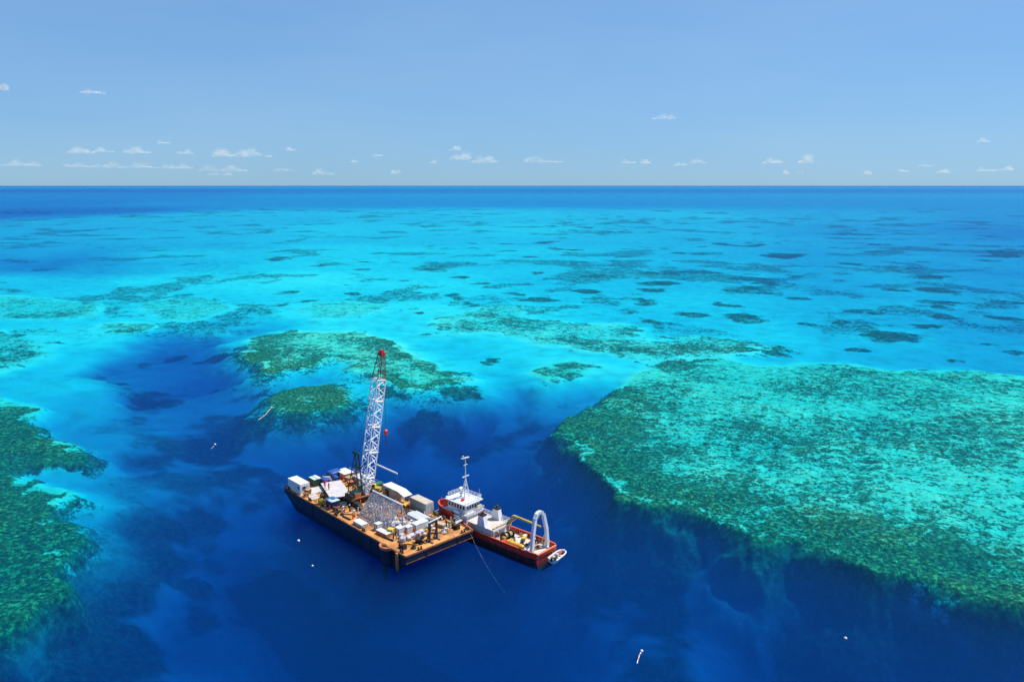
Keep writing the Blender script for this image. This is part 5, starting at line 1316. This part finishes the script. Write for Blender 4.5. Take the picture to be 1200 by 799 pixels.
# ------------------------------------------------------------------ fair weather clouds far over the sea
def cloud_material():
    m, n, l, out = nodes_of('cloud')
    d = n.new('ShaderNodeBsdfDiffuse'); d.inputs['Color'].default_value = (.72, .69, .70, 1)
    tl = n.new('ShaderNodeBsdfTranslucent'); tl.inputs['Color'].default_value = (.72, .69, .70, 1)
    tr = n.new('ShaderNodeBsdfTransparent')
    m1 = n.new('ShaderNodeMixShader'); m1.inputs[0].default_value = .5; l.new(d.outputs[0], m1.inputs[1]); l.new(tl.outputs[0], m1.inputs[2])
    m2 = n.new('ShaderNodeMixShader'); m2.inputs[0].default_value = .965; l.new(m1.outputs[0], m2.inputs[1]); l.new(tr.outputs[0], m2.inputs[2])
    l.new(m2.outputs[0], out.inputs['Surface'])
    return m
M_CLOUD = cloud_material()
CLOUDS = [
 (-5050, 14000, 576, 327, 148, 'bright domed cloud left of centre, left end of the brightest pair'),
 (-4551, 14000, 576, 670, 134, 'bright long cloud with a domed right end, left of centre'),
 (-5053, 14000, 328, 777, 134, 'wide flat bumpy cloud low over the horizon at left'),
 (-5752, 14000, 372, 268, 104, 'small rounded cloud left of the wide bumpy cloud'),
 (-6066, 14000, 372, 418, 74, 'small faint cloud low over the far left horizon'),
 (-7517, 14000, 634, 446, 133, 'small faint cloud low over the far left horizon'),
 (-7129, 14000, 648, 327, 89, 'small faint cloud low over the far left horizon'),
 (-6520, 14000, 634, 476, 119, 'domed flat based cloud in the upper left row'),
 (-7647, 14000, 401, 358, 104, 'small faint cloud low over the far left horizon'),
 (-7096, 14000, 387, 627, 119, 'bright two humped cloud in the lower left row'),
 (-6498, 14000, 387, 388, 89, 'small faint cloud low over the far left horizon'),
 (-8616, 14000, 416, 686, 104, 'flat cloud bank low at the left border'),
 (-5710, 14000, 619, 282, 74, 'thin smooth cloud sliver above the small rounded cloud'),
 (-6059, 14000, 793, 178, 74, 'tiny cloud above the left cloud rows'),
 (-3845, 14000, 677, 163, 74, 'small faint cloud low over the left of centre horizon'),
 (-7204, 14000, 1633, 381, 117, 'faint small cloud high in the upper left sky'),
 (-5238, 14000, 255, 179, 59, 'small faint cloud low over the left of centre horizon'),
 (-4984, 14000, 255, 149, 59, 'small faint cloud low over the left of centre horizon'),
 (-4007, 14000, 328, 358, 59, 'small faint cloud low over the left of centre horizon'),
 (-3307, 14000, 270, 389, 89, 'small faint cloud low over the left of centre horizon'),
 (-2767, 14000, 474, 164, 44, 'small faint cloud low over the left of centre horizon'),
 (-2339, 14000, 576, 178, 59, 'small faint cloud low over the left of centre horizon'),
 (-989, 14000, 677, 193, 74, 'tiny cap cloud above the bright central cloud'),
 (-894, 14000, 532, 357, 134, 'puffy bright cloud right of the boom tip above the horizon'),
 (-499, 14000, 474, 522, 119, 'tail of puffs right of the bright central cloud'),
 (552, 14000, 474, 686, 119, 'long thin cloud low over the horizon right of centre'),
 (-1372, 14000, 459, 119, 59, 'small faint cloud low over the right of centre horizon'),
 (2044, 14000, 459, 238, 74, 'small flat cloud, left of the close pair right of centre'),
 (2343, 14000, 459, 149, 89, 'small round cloud, right of the close pair right of centre'),
 (3253, 14000, 459, 298, 74, 'small faint cloud low over the right of centre horizon'),
 (2956, 14000, 416, 238, 59, 'small faint cloud low over the right of centre horizon'),
 (4536, 14000, 459, 358, 104, 'flat white cloud low over the right horizon beside a round one'),
 (5125, 14000, 474, 223, 149, 'round bright cloud low over the right horizon'),
 (4803, 14000, 270, 89, 74, 'small faint cloud low over the far right horizon'),
 (5041, 14000, 284, 89, 59, 'small faint cloud low over the far right horizon'),
 (6232, 14000, 270, 134, 74, 'small faint cloud low over the far right horizon'),
 (6864, 14000, 314, 149, 59, 'small faint cloud low over the far right horizon'),
 (7259, 14000, 401, 298, 59, 'small faint cloud low over the far right horizon'),
 (7538, 14000, 299, 239, 74, 'small faint cloud low over the far right horizon'),
 (8313, 14000, 328, 299, 89, 'small faint cloud low over the far right horizon'),
 (8655, 14000, 343, 269, 74, 'small faint cloud low over the far right horizon'),
 (2627, 14000, 1208, 413, 88, 'faint high cloud alone in the right half of the sky'),
 (-2034, 14000, 284, 179, 59, 'small faint cloud low over the left of centre horizon'),
 (-8738, 13999, 1689, 117, 102, 'faint cloud scrap at the left border high above the rows'),
 (8210, 14000, 821, 207, 74, 'faint cloud scrap high near the right border'),
]
def build_cloud(i, x, y, z, w, h, label):
    rn = random.Random(900 + i)
    m = MB()
    humps = [(rn.uniform(-.42, .42), rn.uniform(.35, 1.0)) for _ in range(rn.randint(2, 4))]
    n = 80
    for k in range(n):
        q = rn.uniform(-.5, .5)
        prof = max(.16, max(hh * math.exp(-((q - c) / .16) ** 2) for c, hh in humps)) * (1 - (2 * q) ** 4)
        zz = rn.uniform(0, 1) ** 1.2 * prof * h
        r_ = (.10 + .16 * rn.random()) * h * (0.6 + prof) 
        m.ball((q * w, rn.uniform(-.2, .2) * w, zz), r_ * rn.uniform(1.3, 2.4), r_ * 1.5, r_ * .75, 8, 6)
    o = m.build('cloud', M_CLOUD, None, True); o.location = (x, y, z)
    o.rotation_euler = (0, 0, -math.atan2(x, y))
    tag(o, label, 'cloud', 'small white clouds low over the horizon')
for i, c in enumerate(CLOUDS): build_cloud(i, *c)
